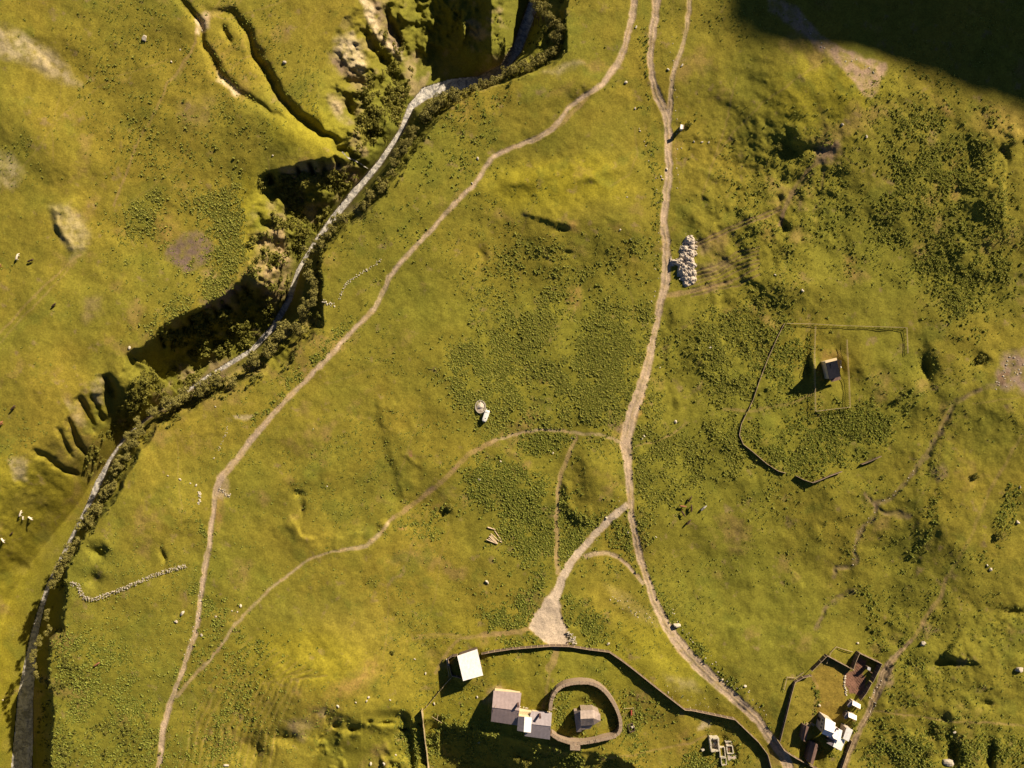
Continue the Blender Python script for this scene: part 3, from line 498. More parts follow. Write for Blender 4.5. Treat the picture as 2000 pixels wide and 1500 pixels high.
M_LOG = mat('peeled_log', (.62, .49, .33), .75, noise=(2, .5, (.42, .30, .2))); M_TIN = roofmat('white_sheet_metal', (.90, .88, .86), 2.2, 15, (.84, .82, .80), .5, 0, .25); M_BLUE = roofmat('pale_blue_sheet_metal', (.62, .68, .80), 2.2, 25, (.5, .56, .68), .4, .2)
M_PINK = roofmat('mauve_sheet_metal', (.33, .255, .25), 1.6, 5, (.29, .225, .22), .5, .1, .35); M_PINK2 = roofmat('grey_sheet_metal', (.33, .285, .30), 1.6, 5, (.28, .25, .265), .5, .1, .35)
M_SLATE = roofmat('stone_slates', (.40, .32, .27), 3.2, 0, (.28, .22, .20), .7, 0, .8); M_DKROOF = roofmat('shaded_charcoal_sheet_metal', (.035, .035, .05), 2.2, 10, (.05, .045, .06), .6, .1); M_RUST = roofmat('rusty_sheet_metal', (.14, .085, .07), 2.2, 25, (.22, .145, .115), .7, .1)  # the charcoal also holds the shade of the cottage's south slope
M_PLAS_SUN = mat('sunlit_plaster_and_roof', (.62, .50, .32), .9, noise=(1, .5, (.5, .38, .24))); M_STONEW = mat('rubble_wall', (.33, .26, .20), .9, noise=(2, .8, (.20, .155, .12)), bump=(3, .7)); M_WHITE = mat('white_paint', (.8, .79, .75), .45, spec=.5); M_DARK = mat('dark_glass_and_rubber', (.02, .02, .025), .3)  # plaster in a bright sunlit tone, also painted on the cottage's lit roof slope
M_DOOR = mat('brown_door_paint', (.14, .08, .05), .7); M_CHIM = mat('chimney_brick', (.12, .07, .06), .9); M_CONC = mat('bare_concrete', (.50, .42, .34), .9, noise=(1.5, .6, (.36, .29, .23))); M_RED = mat('red_tarp', (.35, .08, .05), .8); M_SOIL = mat('turned_soil', (.13, .08, .05), .95)
M_COWB = mat('dark_brown_hide', (.05, .026, .018), .8, noise=(1.4, .8, (.09, .045, .03))); M_COWR = mat('red_brown_hide', (.26, .095, .045), .8, noise=(1.4, .8, (.34, .16, .09))); M_COWW = mat('creamy_white_hide', (.72, .64, .52), .8, noise=(1.2, .5, (.6, .5, .38))); M_COWBW = mat('black_and_white_hide', (.03, .025, .025), .8, noise=(.9, 1, (.7, .66, .6)))
M_HORN = mat('horn_and_hoof', (.3, .25, .18), .6)
def water_mat():
    m = mat('silty_river_water', (.32, .29, .26), .35, spec=.5); n = m.node_tree; b = n.nodes['Principled BSDF']
    tc = n.nodes.new('ShaderNodeTexCoord'); t = n.nodes.new('ShaderNodeTexNoise'); t.inputs['Scale'].default_value = .42; t.inputs['Detail'].default_value = 9; t.inputs['Roughness'].default_value = .75; t.inputs['Distortion'].default_value = 1.2
    r = n.nodes.new('ShaderNodeValToRGB'); r.color_ramp.elements[0].position = .42; r.color_ramp.elements[0].color = (.175, .17, .17, 1); r.color_ramp.elements[1].position = .60; r.color_ramp.elements[1].color = (.66, .62, .55, 1)
    bp = n.nodes.new('ShaderNodeBump'); bp.inputs['Strength'].default_value = .9; bp.inputs['Distance'].default_value = .35
    n.links.new(tc.outputs['Object'], t.inputs['Vector']); n.links.new(t.outputs[0], r.inputs[0]); n.links.new(r.outputs[0], b.inputs['Base Color']); n.links.new(t.outputs[0], bp.inputs['Height']); n.links.new(bp.outputs[0], b.inputs['Normal'])
    return m
M_WATER = water_mat()

# ------------------------------------------------------------------ object helpers
def tag(o, label=None, cat=None, group=None, kind=None):
    if label: o['label'] = label
    if cat: o['category'] = cat
    if group: o['group'] = group
    if kind: o['kind'] = kind
    return o
def link(name, me, parent=None):
    o = bpy.data.objects.new(name, me); C.objects.link(o)
    if parent: o.parent = parent
    return o
def empty(name, loc, rz=0):
    o = bpy.data.objects.new(name, None); C.objects.link(o); o.location = loc; o.rotation_euler = (0, 0, rz); o.empty_display_size = .3; return o
def npmesh(name, co, faces, m, smooth=False):
    """co (n,3); faces (k,4) or (k,3)"""
    me = bpy.data.meshes.new(name); co = np.ascontiguousarray(co, np.float32); faces = np.ascontiguousarray(faces, np.int32); k = faces.shape[1]
    me.vertices.add(len(co)); me.vertices.foreach_set('co', co.ravel()); me.loops.add(faces.size); me.loops.foreach_set('vertex_index', faces.ravel())
    me.polygons.add(len(faces)); me.polygons.foreach_set('loop_start', np.arange(0, faces.size, k, dtype=np.int32))
    me.update(calc_edges=True); me.materials.append(m)
    me.polygons.foreach_set('use_smooth', np.full(len(faces), smooth)); return me
class MB:
    def __init__(s): s.v = []; s.f = []
    def add(s, vs, fs):
        n = len(s.v); s.v += [tuple(v) for v in vs]; s.f += [tuple(i+n for i in f) for f in fs]; return s
    def box(s, c, h, rot=0, tilt=None):
        M = Matrix.Rotation(rot, 3, 'Z')
        if tilt is not None: M = tilt
        vs = [Vector(c)+M @ Vector((x*h[0], y*h[1], z*h[2])) for x in (-1, 1) for y in (-1, 1) for z in (-1, 1)]
        return s.add(vs, [(0, 1, 3, 2), (4, 6, 7, 5), (0, 4, 5, 1), (2, 3, 7, 6), (0, 2, 6, 4), (1, 5, 7, 3)])
    def tube(s, a, b, r0, r1=None, n=8, cap=True):
        a = Vector(a); b = Vector(b); r1 = r0 if r1 is None else r1; d = (b-a).normalized(); x = d.orthogonal().normalized(); y = d.cross(x)
        vs = [p+(x*math.cos(2*math.pi*i/n)+y*math.sin(2*math.pi*i/n))*r for p, r in ((a, r0), (b, r1)) for i in range(n)]
        fs = [(i, (i+1) % n, n+(i+1) % n, n+i) for i in range(n)]
        if cap: fs += [tuple(range(n))[::-1], tuple(range(n, 2*n))]
        return s.add(vs, fs)
    def prism(s, pts, z0, z1):
        """pts: list of (x,y) or Vector tops; z0,z1 heights"""
        n = len(pts); vs = [(p[0], p[1], z0) for p in pts]+[(p[0], p[1], z1) for p in pts]
        return s.add(vs, [(i, (i+1) % n, n+(i+1) % n, n+i) for i in range(n)]+[tuple(range(n))[::-1], tuple(range(n, 2*n))])
    def build(s, name, m, parent=None, smooth=False):
        me = bpy.data.meshes.new(name); me.from_pydata(s.v, [], s.f); me.materials.append(m); me.validate()
        bm = bmesh.new(); bm.from_mesh(me); bmesh.ops.recalc_face_normals(bm, faces=bm.faces); bm.to_mesh(me); bm.free()
        if smooth: me.polygons.foreach_set('use_smooth', [True]*len(me.polygons))
        o = link(name, me, parent)
        if parent is not None and False: pass
        return o
def dup(root, loc, rz=0, sc=None, label=None, group=None):
    r = root.copy(); C.objects.link(r); r.location = loc; r.rotation_euler = (0, 0, rz)
    if sc is not None: r.scale = sc if not np.isscalar(sc) else (sc, sc, sc)
    if label: r['label'] = label
    if group: r['group'] = group
    for ch in list(root.children):
        c = ch.copy(); C.objects.link(c); c.parent = r
        for g2 in list(ch.children):
            d = g2.copy(); C.objects.link(d); d.parent = c
    return r

# ------------------------------------------------------------------ the ground, its roads and the river as sheets
co = np.stack([XW, YW, Z], -1).reshape(-1, 3)
jj, ii = np.meshgrid(np.arange(NV-1), np.arange(NU-1), indexing='ij')
q = np.stack([jj*NU+ii, (jj+1)*NU+ii, (jj+1)*NU+ii+1, jj*NU+ii+1], -1).reshape(-1, 4)
fid = RID[:-1, :-1].ravel()
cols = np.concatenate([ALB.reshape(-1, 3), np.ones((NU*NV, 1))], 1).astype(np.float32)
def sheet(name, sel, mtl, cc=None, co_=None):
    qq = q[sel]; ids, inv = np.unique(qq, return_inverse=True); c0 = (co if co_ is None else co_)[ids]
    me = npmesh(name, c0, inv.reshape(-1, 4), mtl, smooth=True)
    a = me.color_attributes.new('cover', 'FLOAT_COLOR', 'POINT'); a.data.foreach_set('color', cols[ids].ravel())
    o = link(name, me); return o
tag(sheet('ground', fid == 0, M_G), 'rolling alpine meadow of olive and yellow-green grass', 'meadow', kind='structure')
RL = {'dirt_road': 'wide bare dirt road running down the middle right of the meadow', 'gravel_drive': 'pale gravel drive that widens in front of the church fence', 'dirt_track': 'long narrow dirt track curving from the top centre to the bottom left', 'side_track': 'short straight track joining the dirt road from the top right',
      'farm_lane': 'brown farm lane passing the white farmhouse', 'field_track': 'faint orange field track crossing the meadow west of the road', 'loop_track': 'short curved track between gravel drive and dirt road', 'grassy_lane': 'half grown-over lane between weed patches'}
for i, nme in enumerate(RNAMES):
    tag(sheet(nme, fid == i+1, M_G), RL[nme], 'road' if 'road' in nme or 'drive' in nme else 'track', kind='structure')
ZW = np.full(Z.shape, -999.); ZW[wR] = rz+.05*fbm(U[wR], V[wR], 6, 3, 401)+.12*fbm(U[wR], V[wR], 20, 3, 402)
KW = 1-inw*np.where(ZW > -900, ZW, 0)/HC
cw = np.stack([(U-1000)*S*KW, (750-V)*S*KW, ZW], -1).reshape(-1, 3)
RM = np.zeros(Z.shape, bool); RM[wR] = (DR < rhw+2) & (V[wR] > -400) & (V[wR] < 2200)
sel = (RM[:-1, :-1] & RM[1:, 1:] & RM[1:, :-1] & RM[:-1, 1:]).ravel()
tag(sheet('river', sel, M_WATER, co_=cw), 'silty white-water river at the bottom of the gorge', 'river', kind='structure')
# side stream and puddles
def ribbon(name, pts, hw, m, dz, label, cat):
    vs = []; n = len(pts); P3 = [G(u, v) for u, v in pts]
    for k in range(n):
        d = (P3[min(k+1, n-1)]-P3[max(k-1, 0)]); d.z = 0; d.normalize(); s = Vector((-d.y, d.x, 0))
        for a in (-1, 1): p = P3[k]+s*a*hw; vs.append((p.x, p.y, p.z+dz))
    b = MB().add(vs, [(2*k, 2*k+1, 2*k+3, 2*k+2) for k in range(n-1)]); return tag(b.build(name, m), label, cat, kind='structure')
def fine_line(pts, step=6):
    o = []
    for k in range(len(pts)-1):
        (a, b), (c, d) = pts[k], pts[k+1]; n = max(1, int(math.hypot(c-a, d-b)/step))
        o += [(a+(c-a)*i/n, b+(d-b)*i/n) for i in range(n)]
    return o+[tuple(pts[-1])]
ribbon('side_stream', fine_line([(668, 297), (678, 308), (695, 314), (710, 323), (722, 331)], 4), .35, M_WATER, .25, 'thin white side stream falling into the river', 'stream')
# ------------------------------------------------------------------ plants
def leafcloud(r, centers, radii, n, size, flat=.75, low=0.0):
    """n leaf clumps (small bent quads) spread near the surface of several blobs"""
    centers = np.array(centers, float); radii = np.array(radii, float)
    k = r.integers(0, len(centers), n); d = r.normal(size=(n, 3)); d /= np.linalg.norm(d, axis=1)[:, None]
    rad = radii[k]*(r.random(n)**.35); p = centers[k]+d*rad[:, None]*np.array([1, 1, flat]); p[:, 2] = np.maximum(p[:, 2], low)
    t1 = r.normal(size=(n, 3)); t1 -= (t1*d).sum(1)[:, None]*d*.55; t1 /= np.linalg.norm(t1, axis=1)[:, None]
    t2 = np.cross(t1, d+r.normal(size=(n, 3))*.5); t2 /= np.linalg.norm(t2, axis=1)[:, None]+1e-9
    s = (size*r.uniform(.6, 1.3, n))[:, None]
    vs = np.stack([p-t1*s-t2*s*.6, p+t1*s*.9-t2*s*.7, p+t1*s+t2*s*.6, p-t1*s*.8+t2*s*.8], 1).reshape(-1, 3)
    return vs, np.arange(4*n).reshape(-1, 4)
def make_tree(seed, h, label='tree'):
    r = np.random.default_rng(seed); root = empty('willow_tree', (0, 0, 0))
    nb = int(r.integers(5, 9)); cs = [(0, 0, h*.68)]; rs = [h*.30]
    for i in range(nb):
        a = r.uniform(0, 6.28); q_ = r.uniform(.18, .36)*h; cs.append((q_*math.cos(a), q_*math.sin(a), h*r.uniform(.42, .78))); rs.append(h*r.uniform(.13, .23))
    vs, fs = leafcloud(r, cs, rs, 620, h*.034, .85, h*.12)
    link('crown', npmesh('crown', vs, fs, L_WILL), root)
    t = MB(); t.tube((0, 0, -.6), (0, 0, h*.35), h*.035, h*.022); t.tube((0, 0, h*.33), (0, 0, h*.62), h*.022, h*.01)
    for c in cs[1:6]: t.tube((0, 0, h*.3), c, h*.016, h*.006, 5)
    t.build('trunk', M_BARK, root); return root
protos = [make_tree(40+i, 5.0) for i in range(6)]
def near_poly(pts, n, jit, seed):
    r = random.Random(seed); L = [math.hypot(pts[k+1][0]-pts[k][0], pts[k+1][1]-pts[k][1]) for k in range(len(pts)-1)]; tot = sum(L); out = []
    for i in range(n):
        d = (i+.5+r.uniform(-.3, .3))/n*tot; k = 0
        while k < len(L)-1 and d > L[k]: d -= L[k]; k += 1
        t = min(1, max(0, d/L[k])); out.append((pts[k][0]+(pts[k+1][0]-pts[k][0])*t+r.uniform(-jit, jit), pts[k][1]+(pts[k+1][1]-pts[k][1])*t+r.uniform(-jit, jit)))
    return out
STR = [([(1042, 2), (1068, 25), (1085, 60), (1092, 88)], 15, 9, (8, 13), 'on the upper east bank of the river near the top edge'),
       ([(1092, 92), (1060, 112), (1030, 130), (985, 143), (945, 160), (905, 176)], 22, 5, (8, 13), 'in the row along the bank where the river bends west'),
       ([(900, 178), (865, 195), (842, 212), (828, 235)], 12, 8, (10, 15), 'at the inside of the bright river bend'),
       ([(815, 245), (798, 270), (785, 292), (770, 315)], 10, 5, (8, 12), 'beside the sunlit rapids below the bend'),
       ([(765, 335), (748, 352), (738, 372), (722, 388), (702, 400)], 9, 7, (9, 13), 'on the bank just below the side stream'),
       ([(680, 420), (662, 432), (640, 455), (622, 478), (612, 495)], 13, 7, (7, 12), 'in the row above the narrow rapids'),
       ([(602, 520), (612, 548), (618, 580), (605, 602), (590, 612)], 12, 7, (8, 12), 'around the deep bend shaded by the cliff'),
       ([(585, 640), (560, 652), (545, 660), (528, 680), (505, 695), (480, 715)], 15, 8, (8, 13), 'on the bank opposite the black cliff'),
       ([(450, 742), (420, 748), (385, 768), (355, 785), (325, 800), (300, 818)], 19, 6, (9, 14), 'in the row below the black cliff'),
       ([(285, 832), (262, 855), (255, 880), (240, 905), (228, 930)], 15, 9, (7, 11), 'on the bank above the dark pool'),
       ([(215, 945), (222, 958), (200, 975), (182, 1000), (168, 1020), (158, 1032)], 14, 7, (9, 13), 'beside the dark pool'),
       ([(140, 1065), (125, 1085), (112, 1105), (103, 1135), (98, 1152)], 12, 6, (8, 11), 'above the stone wall by the river'),
       ([(92, 1188), (90, 1200), (92, 1218), (90, 1238), (70, 1250), (64, 1282), (62, 1300), (77, 1340)], 10, 3, (6, 9), 'standing alone at the water near the bottom left')]
ORD = 'first second third fourth fifth sixth seventh eighth ninth tenth eleventh twelfth thirteenth fourteenth fifteenth sixteenth seventeenth eighteenth nineteenth twentieth twenty-first twenty-second twenty-third twenty-fourth twenty-fifth twenty-sixth twenty-seventh twenty-eighth twenty-ninth thirtieth thirty-first thirty-second thirty-third thirty-fourth thirty-fifth thirty-sixth'.split()
for si, (pts, n, jit, (r0, r1), where) in enumerate(STR):
    rr = random.Random(700+si)
    for i, (u, v) in enumerate(near_poly(pts, int(n*(1.45 if 5 <= si <= 11 else 1.1)), jit, 60+si)):
        if 5 <= si <= 10: sh_ = rr.choice([0, 0, 5, 9]) if si not in (8, 9) else rr.choice([2, 8, 12, 15]); u -= sh_*.7; v -= sh_*.7
        k = rr.randrange(6); rp = rr.uniform(r0, r1)*S*1.1; sc = rp/2.5
        zt = rr.uniform(-1.5, 2.2) if si != 12 else rr.uniform(-5, -1)      # the crowns reach up to the light above the bank
        p = P(u, v, zt-rp); zb = GZ(1000+p.x/(S*(HC-zt)/HC), 750-p.y/(S*(HC-zt)/HC))
        for _ in range(4): zb = GZ(1000+p.x/(S*(HC-zb)/HC), 750-p.y/(S*(HC-zb)/HC))
        hh = min(max(zt-zb, 1.9*rp), 24); p.z = zb-.3
        o = dup(protos[k], p, rr.uniform(0, 6.28), sc, ORD[i]+' willow downstream '+where, 'willows '+where); o['category'] = 'tree'
        for ch in o.children:
            if ch.name.startswith('crown'): ch.location.z = hh/sc-5
            else: ch.scale.z = hh/sc/5
for o in protos:
    for ch in list(o.children): bpy.data.objects.remove(ch)
    bpy.data.objects.remove(o)

def scatter(name, dens, n, mk, seed, label, cat, m, smin, smax, nproto=8):
    """bake n small plants of nproto shapes where dens (a raster) allows: one mesh of uncountable cover"""
    r = np.random.default_rng(seed); flat = dens.ravel().astype(np.float64)
    if flat.sum() <= 0: return
    idx = r.choice(len(flat), n, p=flat/flat.sum()); j, i = np.unravel_index(idx, dens.shape)
    u = uu[i]+r.uniform(-1, 1, n); v = vv[j]+r.uniform(-1, 1, n); z = Z[j, i]
    K = (HC-z)/HC; px = (u-1000)*S*K; py = (750-v)*S*K
    shapes = [mk(np.random.default_rng(seed*31+k)) for k in range(nproto)]
    allv = []; allf = []; off = 0; kk = r.integers(0, nproto, n); ang = r.uniform(0, 6.283, n); sc = smin+(smax-smin)*r.random(n)**2.8
    for k in range(nproto):
        vs, fs = shapes[k]; s_ = np.where(kk == k)[0]
        if len(s_) == 0: continue
        c, s = np.cos(ang[s_]), np.sin(ang[s_]); q_ = sc[s_]
        X = (vs[None, :, 0]*c[:, None]-vs[None, :, 1]*s[:, None])*q_[:, None]+px[s_][:, None]; Y = (vs[None, :, 0]*s[:, None]+vs[None, :, 1]*c[:, None])*q_[:, None]+py[s_][:, None]
        Zz = vs[None, :, 2]*q_[:, None]+z[s_][:, None]-.04
        allv.append(np.stack([X, Y, Zz], -1).reshape(-1, 3)); nf = (fs[None]+(np.arange(len(s_))*len(vs))[:, None, None]).reshape(-1, fs.shape[1])+off; allf.append(nf); off += len(s_)*len(vs)
    me = npmesh(name, np.concatenate(allv), np.concatenate(allf), m); o = link(name, me); return tag(o, label, cat, kind='stuff')
def mk_weed(r):
    n = 11; a = r.uniform(0, 6.28, n); L = r.uniform(.35, .62, n); el_ = r.uniform(.2, 1.25, n); vs = []
    for i in range(n):
        d = np.array([math.cos(a[i])*math.cos(el_[i]), math.sin(a[i])*math.cos(el_[i]), math.sin(el_[i])]); s = np.array([-math.sin(a[i]), math.cos(a[i]), 0])*.13
        b = d*L[i]; vs += [b*.12, b*.6+s, b*1.0-np.array([0, 0, .08]), b*.6-s]
    return np.array(vs), np.arange(4*n).reshape(-1, 4)
def mk_shrub(r):
    cs = [(0, 0, .55)]+[(r.uniform(-.5, .5), r.uniform(-.5, .5), r.uniform(.3, .8)) for _ in range(4)]
    return leafcloud(r, cs, [.5]+[r.uniform(.25, .42) for _ in range(4)], 60, .13, .8, .02)
def dens_of(items, base=0.0, clump=(26, .0)):
    d = np.full(Z.shape, float(base))
    for kind, a, k in items:
        if kind == 'p':
            w, m = polymask(a, 34, 2); m = m**1.3; w0, m0 = polymask(a, 90, 2); d[w0] = np.maximum(d[w0], m0*k*.22)
        elif kind == 'l': w, m, _, _, _ = linemask(a[0], a[1], a[1]*1.2, 1)
        else: w, m = ellmask(*a, 0, .5, 2)
        d[w] = np.maximum(d[w], m*k)
    inb = (U > -30) & (U < 2030) & (V > -30) & (V < 1530)
    d = d*inb*(DIRT < .2)*(FOOT < .35)*(MUDM < .15)*(WET < .5)*(CANF > .97)
    return d*np.clip(.7+1.5*fbm(U, V, 30, 5, 501, .65), .06, 1.6)*(np.clip(.9+.7*fbm(U, V, 90, 3, 502), .3, 1.5) if base == 0 else np.clip(.45+1.6*fbm(U, V, 140, 4, 503), .04, 1.6))
WD = {
 'centre': ([('p', [(880, 700), (960, 640), (1035, 565), (1068, 560), (1095, 640), (1105, 680), (1130, 640), (1180, 590), (1262, 590), (1285, 625), (1262, 705), (1240, 760), (1215, 800), (1200, 838), (1100, 830), (1030, 828), (960, 850), (900, 800)], 1), ('p', [(1110, 520), (1250, 470), (1290, 560), (1265, 600), (1160, 610)], .25), ('p', [(960, 480), (1100, 470), (1120, 600), (900, 680)], .25), ('p', [(1040, 690), (1130, 640), (1262, 640), (1240, 760), (1205, 830), (1060, 825)], 1.8)], 13000, 'dense dark weeds in the large patch west of the dirt road'),
 'south_centre': ([('p', [(920, 930), (1000, 920), (1078, 930), (1080, 1000), (1082, 1095), (1020, 1100), (960, 1030), (930, 980)], 1), ('p', [(1094, 965), (1112, 1020), (1160, 1022), (1120, 1085), (1096, 1100)], 1), ('p', [(780, 1020), (860, 1000), (880, 1030), (840, 1060)], .5), ('p', [(1190, 1025), (1220, 1035), (1222, 1082), (1205, 1080)], .9), ('e', (1050, 870, 50, 18), .5)], 5600, 'dark weeds on both sides of the half grown-over lane'),
 'road_east': ([('p', [(1240, 880), (1330, 848), (1385, 900), (1440, 930), (1380, 950), (1330, 960), (1280, 985), (1268, 1080), (1250, 1000)], 1), ('p', [(1262, 775), (1300, 755), (1325, 835), (1280, 858), (1245, 855)], 1), ('p', [(1380, 830), (1450, 810), (1460, 900), (1500, 960), (1400, 900)], .6), ('p', [(1400, 600), (1520, 560), (1500, 700), (1460, 800), (1350, 780), (1330, 640)], .3)], 5000, 'bright green weeds on the east side of the dirt road'),
 'field': ([('p', [(1455, 850), (1530, 835), (1580, 815), (1740, 800), (1735, 850), (1700, 890), (1620, 925), (1560, 932), (1500, 905)], 1), ('p', [(1510, 640), (1588, 640), (1590, 800), (1480, 790)], .35)], 3400, 'weeds in rows inside the old fenced field'),
 'north_east': ([('p', [(1755, 200), (1812, 190), (1850, 270), (1880, 300), (1930, 225), (1960, 400), (1972, 470), (1940, 600), (1900, 645), (1830, 560), (1730, 480), (1700, 420), (1748, 350), (1740, 250)], 1), ('p', [(1380, 260), (1700, 300), (1740, 480), (1700, 560), (1400, 480)], .10)], 5600, 'weeds spread over the hillside at the upper right'),
 'west': ([('p', [(245, 400), (270, 350), (300, 380), (298, 480), (250, 470)], .9), ('p', [(370, 380), (470, 370), (480, 450), (475, 540), (420, 580), (300, 640), (340, 560), (400, 500), (420, 470), (380, 420)], 1), ('p', [(150, 130), (460, 200), (420, 340), (200, 300)], .08)], 3400, 'small dark weeds around the bare patch on the west plateau'),
 'church': ([('p', [(955, 1195), (1020, 1150), (1058, 1130), (1050, 1180), (1030, 1222), (955, 1230)], 1), ('p', [(1108, 1160), (1140, 1170), (1180, 1260), (1120, 1262)], .9), ('p', [(960, 1245), (1060, 1250), (1060, 1262), (950, 1272)], .7), ('p', [(1170, 1310), (1240, 1370), (1270, 1400), (1225, 1470), (1215, 1400), (1190, 1350)], .7), ('p', [(1086, 1345), (1150, 1338), (1200, 1400), (1205, 1430), (1100, 1440), (1085, 1400)], .35), ('p', [(780, 1420), (960, 1430), (1100, 1470), (1250, 1500), (780, 1500)], .35), ('p', [(1365, 1460), (1420, 1470), (1420, 1505), (1340, 1505)], .8)], 4300, 'rank green weeds around the church hill and its fence'),
 'roadside': ([('l', ([(1262, 1130), (1330, 1240), (1420, 1330), (1500, 1410)], 14), .5), ('l', ([(395, 1160), (420, 1180), (390, 1280), (360, 1320)], 22), .7), ('l', ([(408, 1000), (402, 1100), (392, 1160)], 14), .5), ('l', ([(1270, 60), (1255, 160), (1285, 400), (1285, 560)], 12), .25), ('p', [(100, 1250), (300, 1270), (340, 1500), (100, 1500)], .6), ('p', [(420, 1220), (560, 1260), (460, 1500), (330, 1500)], .35), ('l', ([(730, 560), (700, 610), (600, 720), (500, 820)], 10), .5), ('p', [(850, 180), (1000, 180), (960, 300), (760, 520), (660, 500), (780, 340)], .14)], 5200, 'scattered weeds along the long track and the lower left slope'),
 'meadow': ([], 6500, 'sparse low tufts scattered across the whole meadow'),
 'south_east': ([('l', ([(1690, 1160), (1720, 1260)], 18), .5), ('p', [(1700, 1400), (2000, 1430), (2000, 1500), (1680, 1500)], .8), ('p', [(1760, 1240), (1850, 1260), (1800, 1400), (1720, 1400)], .4), ('l', ([(1830, 980), (1820, 1030), (1790, 1080), (1760, 1120)], 7), .9), ('l', ([(1980, 960), (1950, 1060), (1900, 1110)], 16), .4), ('p', [(1560, 1470), (1580, 1400), (1700, 1400), (1640, 1500)], .2), ('l', ([(1590, 1335), (1600, 1352), (1588, 1385), (1586, 1410)], 4), .9)], 2000, 'weeds on the lumpy slope at the lower right')}
for i, (k, (it, n, lab)) in enumerate(WD.items()):
    d = dens_of(it, 0.05 if k == 'meadow' else 0)
    scatter('weed_patch', d, int(n*(1.7 if k != 'meadow' else 4.5)), mk_weed, 900+i, lab, 'weeds', L_WEED, .55 if k != 'meadow' else .35, 1.9 if k != 'meadow' else 1.3)
# shrubs that cover the gorge slopes
def bushes(polys, n, seed, label, lo=.9, hi=2.3):
    d = np.zeros(Z.shape)
    for a, k in polys:
        w, m = polymask(a, 8, 1); d[w] = np.maximum(d[w], m*k)
    RW = np.zeros(Z.shape, bool); RW[wR] = DR < rhw+4
    inb = (U > -30) & (U < 2030) & (V > -30) & (V < 1530)
    d = d*inb*(~RW)*np.clip(.45+1.6*fbm(U, V, 22, 4, 511), .02, 1.6)
    scatter('shrub_cover', d, n, mk_shrub, seed, label, 'shrubs', L_BUSH, lo, hi, 6)
bushes([([(700, 180), (760, 130), (800, 150), (802, 200), (775, 260), (730, 310), (680, 290), (700, 230)], 1), ([(750, 60), (800, 80), (806, 150), (770, 140)], .6)], 420, 21, 'shrubs on the sunlit slope north of the side stream')
bushes([([(560, 340), (700, 330), (725, 340), (650, 420), (600, 470), (540, 450), (520, 390)], 1), ([(505, 345), (545, 345), (540, 440), (510, 400)], .7)], 520, 22, 'shrubs on the slope south of the side stream')
bushes([([(500, 450), (600, 470), (570, 560), (500, 590), (490, 520)], .5), ([(400, 600), (520, 560), (540, 640), (470, 690), (330, 700), (310, 650)], .8)], 520, 23, 'shrubs clinging to the shaded cliff', .9, 3.2)
bushes([([(262, 735), (340, 715), (400, 738), (340, 782), (250, 852), (215, 868), (212, 840), (245, 800)], 1.3), ([(180, 850), (225, 840), (212, 895), (185, 935), (165, 920)], .5)], 600, 24, 'shrubs on the slope of finger gullies', .7, 1.9)
bushes([(RRIM[0:0]+[(1030, 0), (1110, -10), (1110, 100), (1050, 145), (900, 195), (830, 262), (752, 395), (640, 480), (625, 640), (560, 720), (300, 845), (220, 990), (130, 1120), (126, 1240), (100, 1250), (95, 1200), (150, 1040), (200, 960), (250, 870), (400, 750), (520, 680), (590, 620), (590, 540), (640, 470), (740, 340), (800, 240), (850, 195), (1000, 140)], 1)], 900, 25, 'undergrowth between the willows on the east bank', .6, 1.5)
bushes([([(70, 1250), (102, 1250), (160, 1300), (170, 1400), (300, 1420), (320, 1500), (80, 1500)], 1), ([(960, 0), (1000, -10), (990, 110), (965, 90)], .5), ([(880, 20), (920, 20), (915, 95), (890, 90)], .8)], 520, 26, 'shrubs along the bank at the bottom left and on the upper spur', .5, 1.2)
# single bushes standing clear of the others
bproto = empty('bush', (0, 0, 0)); vs, fs = leafcloud(np.random.default_rng(5), [(0, 0, .6), (.5, .2, .5), (-.4, .4, .5), (.1, -.5, .55), (-.5, -.3, .4)], [.55, .4, .45, .4, .35], 260, .10, .8, .02)
link('foliage', npmesh('foliage', vs, fs, L_BUSH), bproto)
b = MB(); [b.tube((0, 0, -.2), (.3*math.cos(a), .3*math.sin(a), .6), .04, .015, 5) for a in (0, 1.3, 2.7, 4.1, 5.2)]; b.build('stem', M_BARK, bproto)
BUSH = [(500, 532, 3.4, 'large grey-green bush on the spur above the shaded cliff'), (1345, 243, 1.5, 'dark low bush right behind the white roadside shrine'), (1753, 780, 1.5, 'round bush beside the weeds right of the fenced yard'), (1903, 930, 1.5, 'round bush on the slope right of the muddy creek'), (1950, 1045, 1.8, 'spreading bush among stones near the right edge'),
        (768, 1273, 1.1, 'lone grey-green bush in the meadow left of the white barn'), (868, 1290, .9, 'bush on the bend of the path left of the white barn'), (1010, 1480, 1.8, 'pale bush below the long monastery roof at the bottom'), (1028, 1488, 2.2, 'larger pale bush beside the church hill at the bottom edge'), (1815, 1470, 1.5, 'round bush on the lumpy slope at the bottom right'),
        (1828, 1425, 1.3, 'bright green bush below the narrow trail at the lower right'), (1915, 700, 2.0, 'dark bush left of the brown scree at the right edge'), (1520, 288, 1.8, 'dark bush at the rim of the round pit'), (208, 1430, 1.0, 'small bush on the grass beside the lower left track'), (880, 990, 1.6, 'dark bush at the edge of the hollow beside the field track'), (1777, 1292, 1.0, 'small bright bush right of the walled vegetable plot'), (1665, 1412, 1.0, 'bush between the two small white huts and the farmhouse')]
for k, (u, v, s, lab) in enumerate(BUSH):
    o = dup(bproto, G(u, v), k*1.3, s, lab); o['category'] = 'bush'
for ch in list(bproto.children): bpy.data.objects.remove(ch)
bpy.data.objects.remove(bproto)

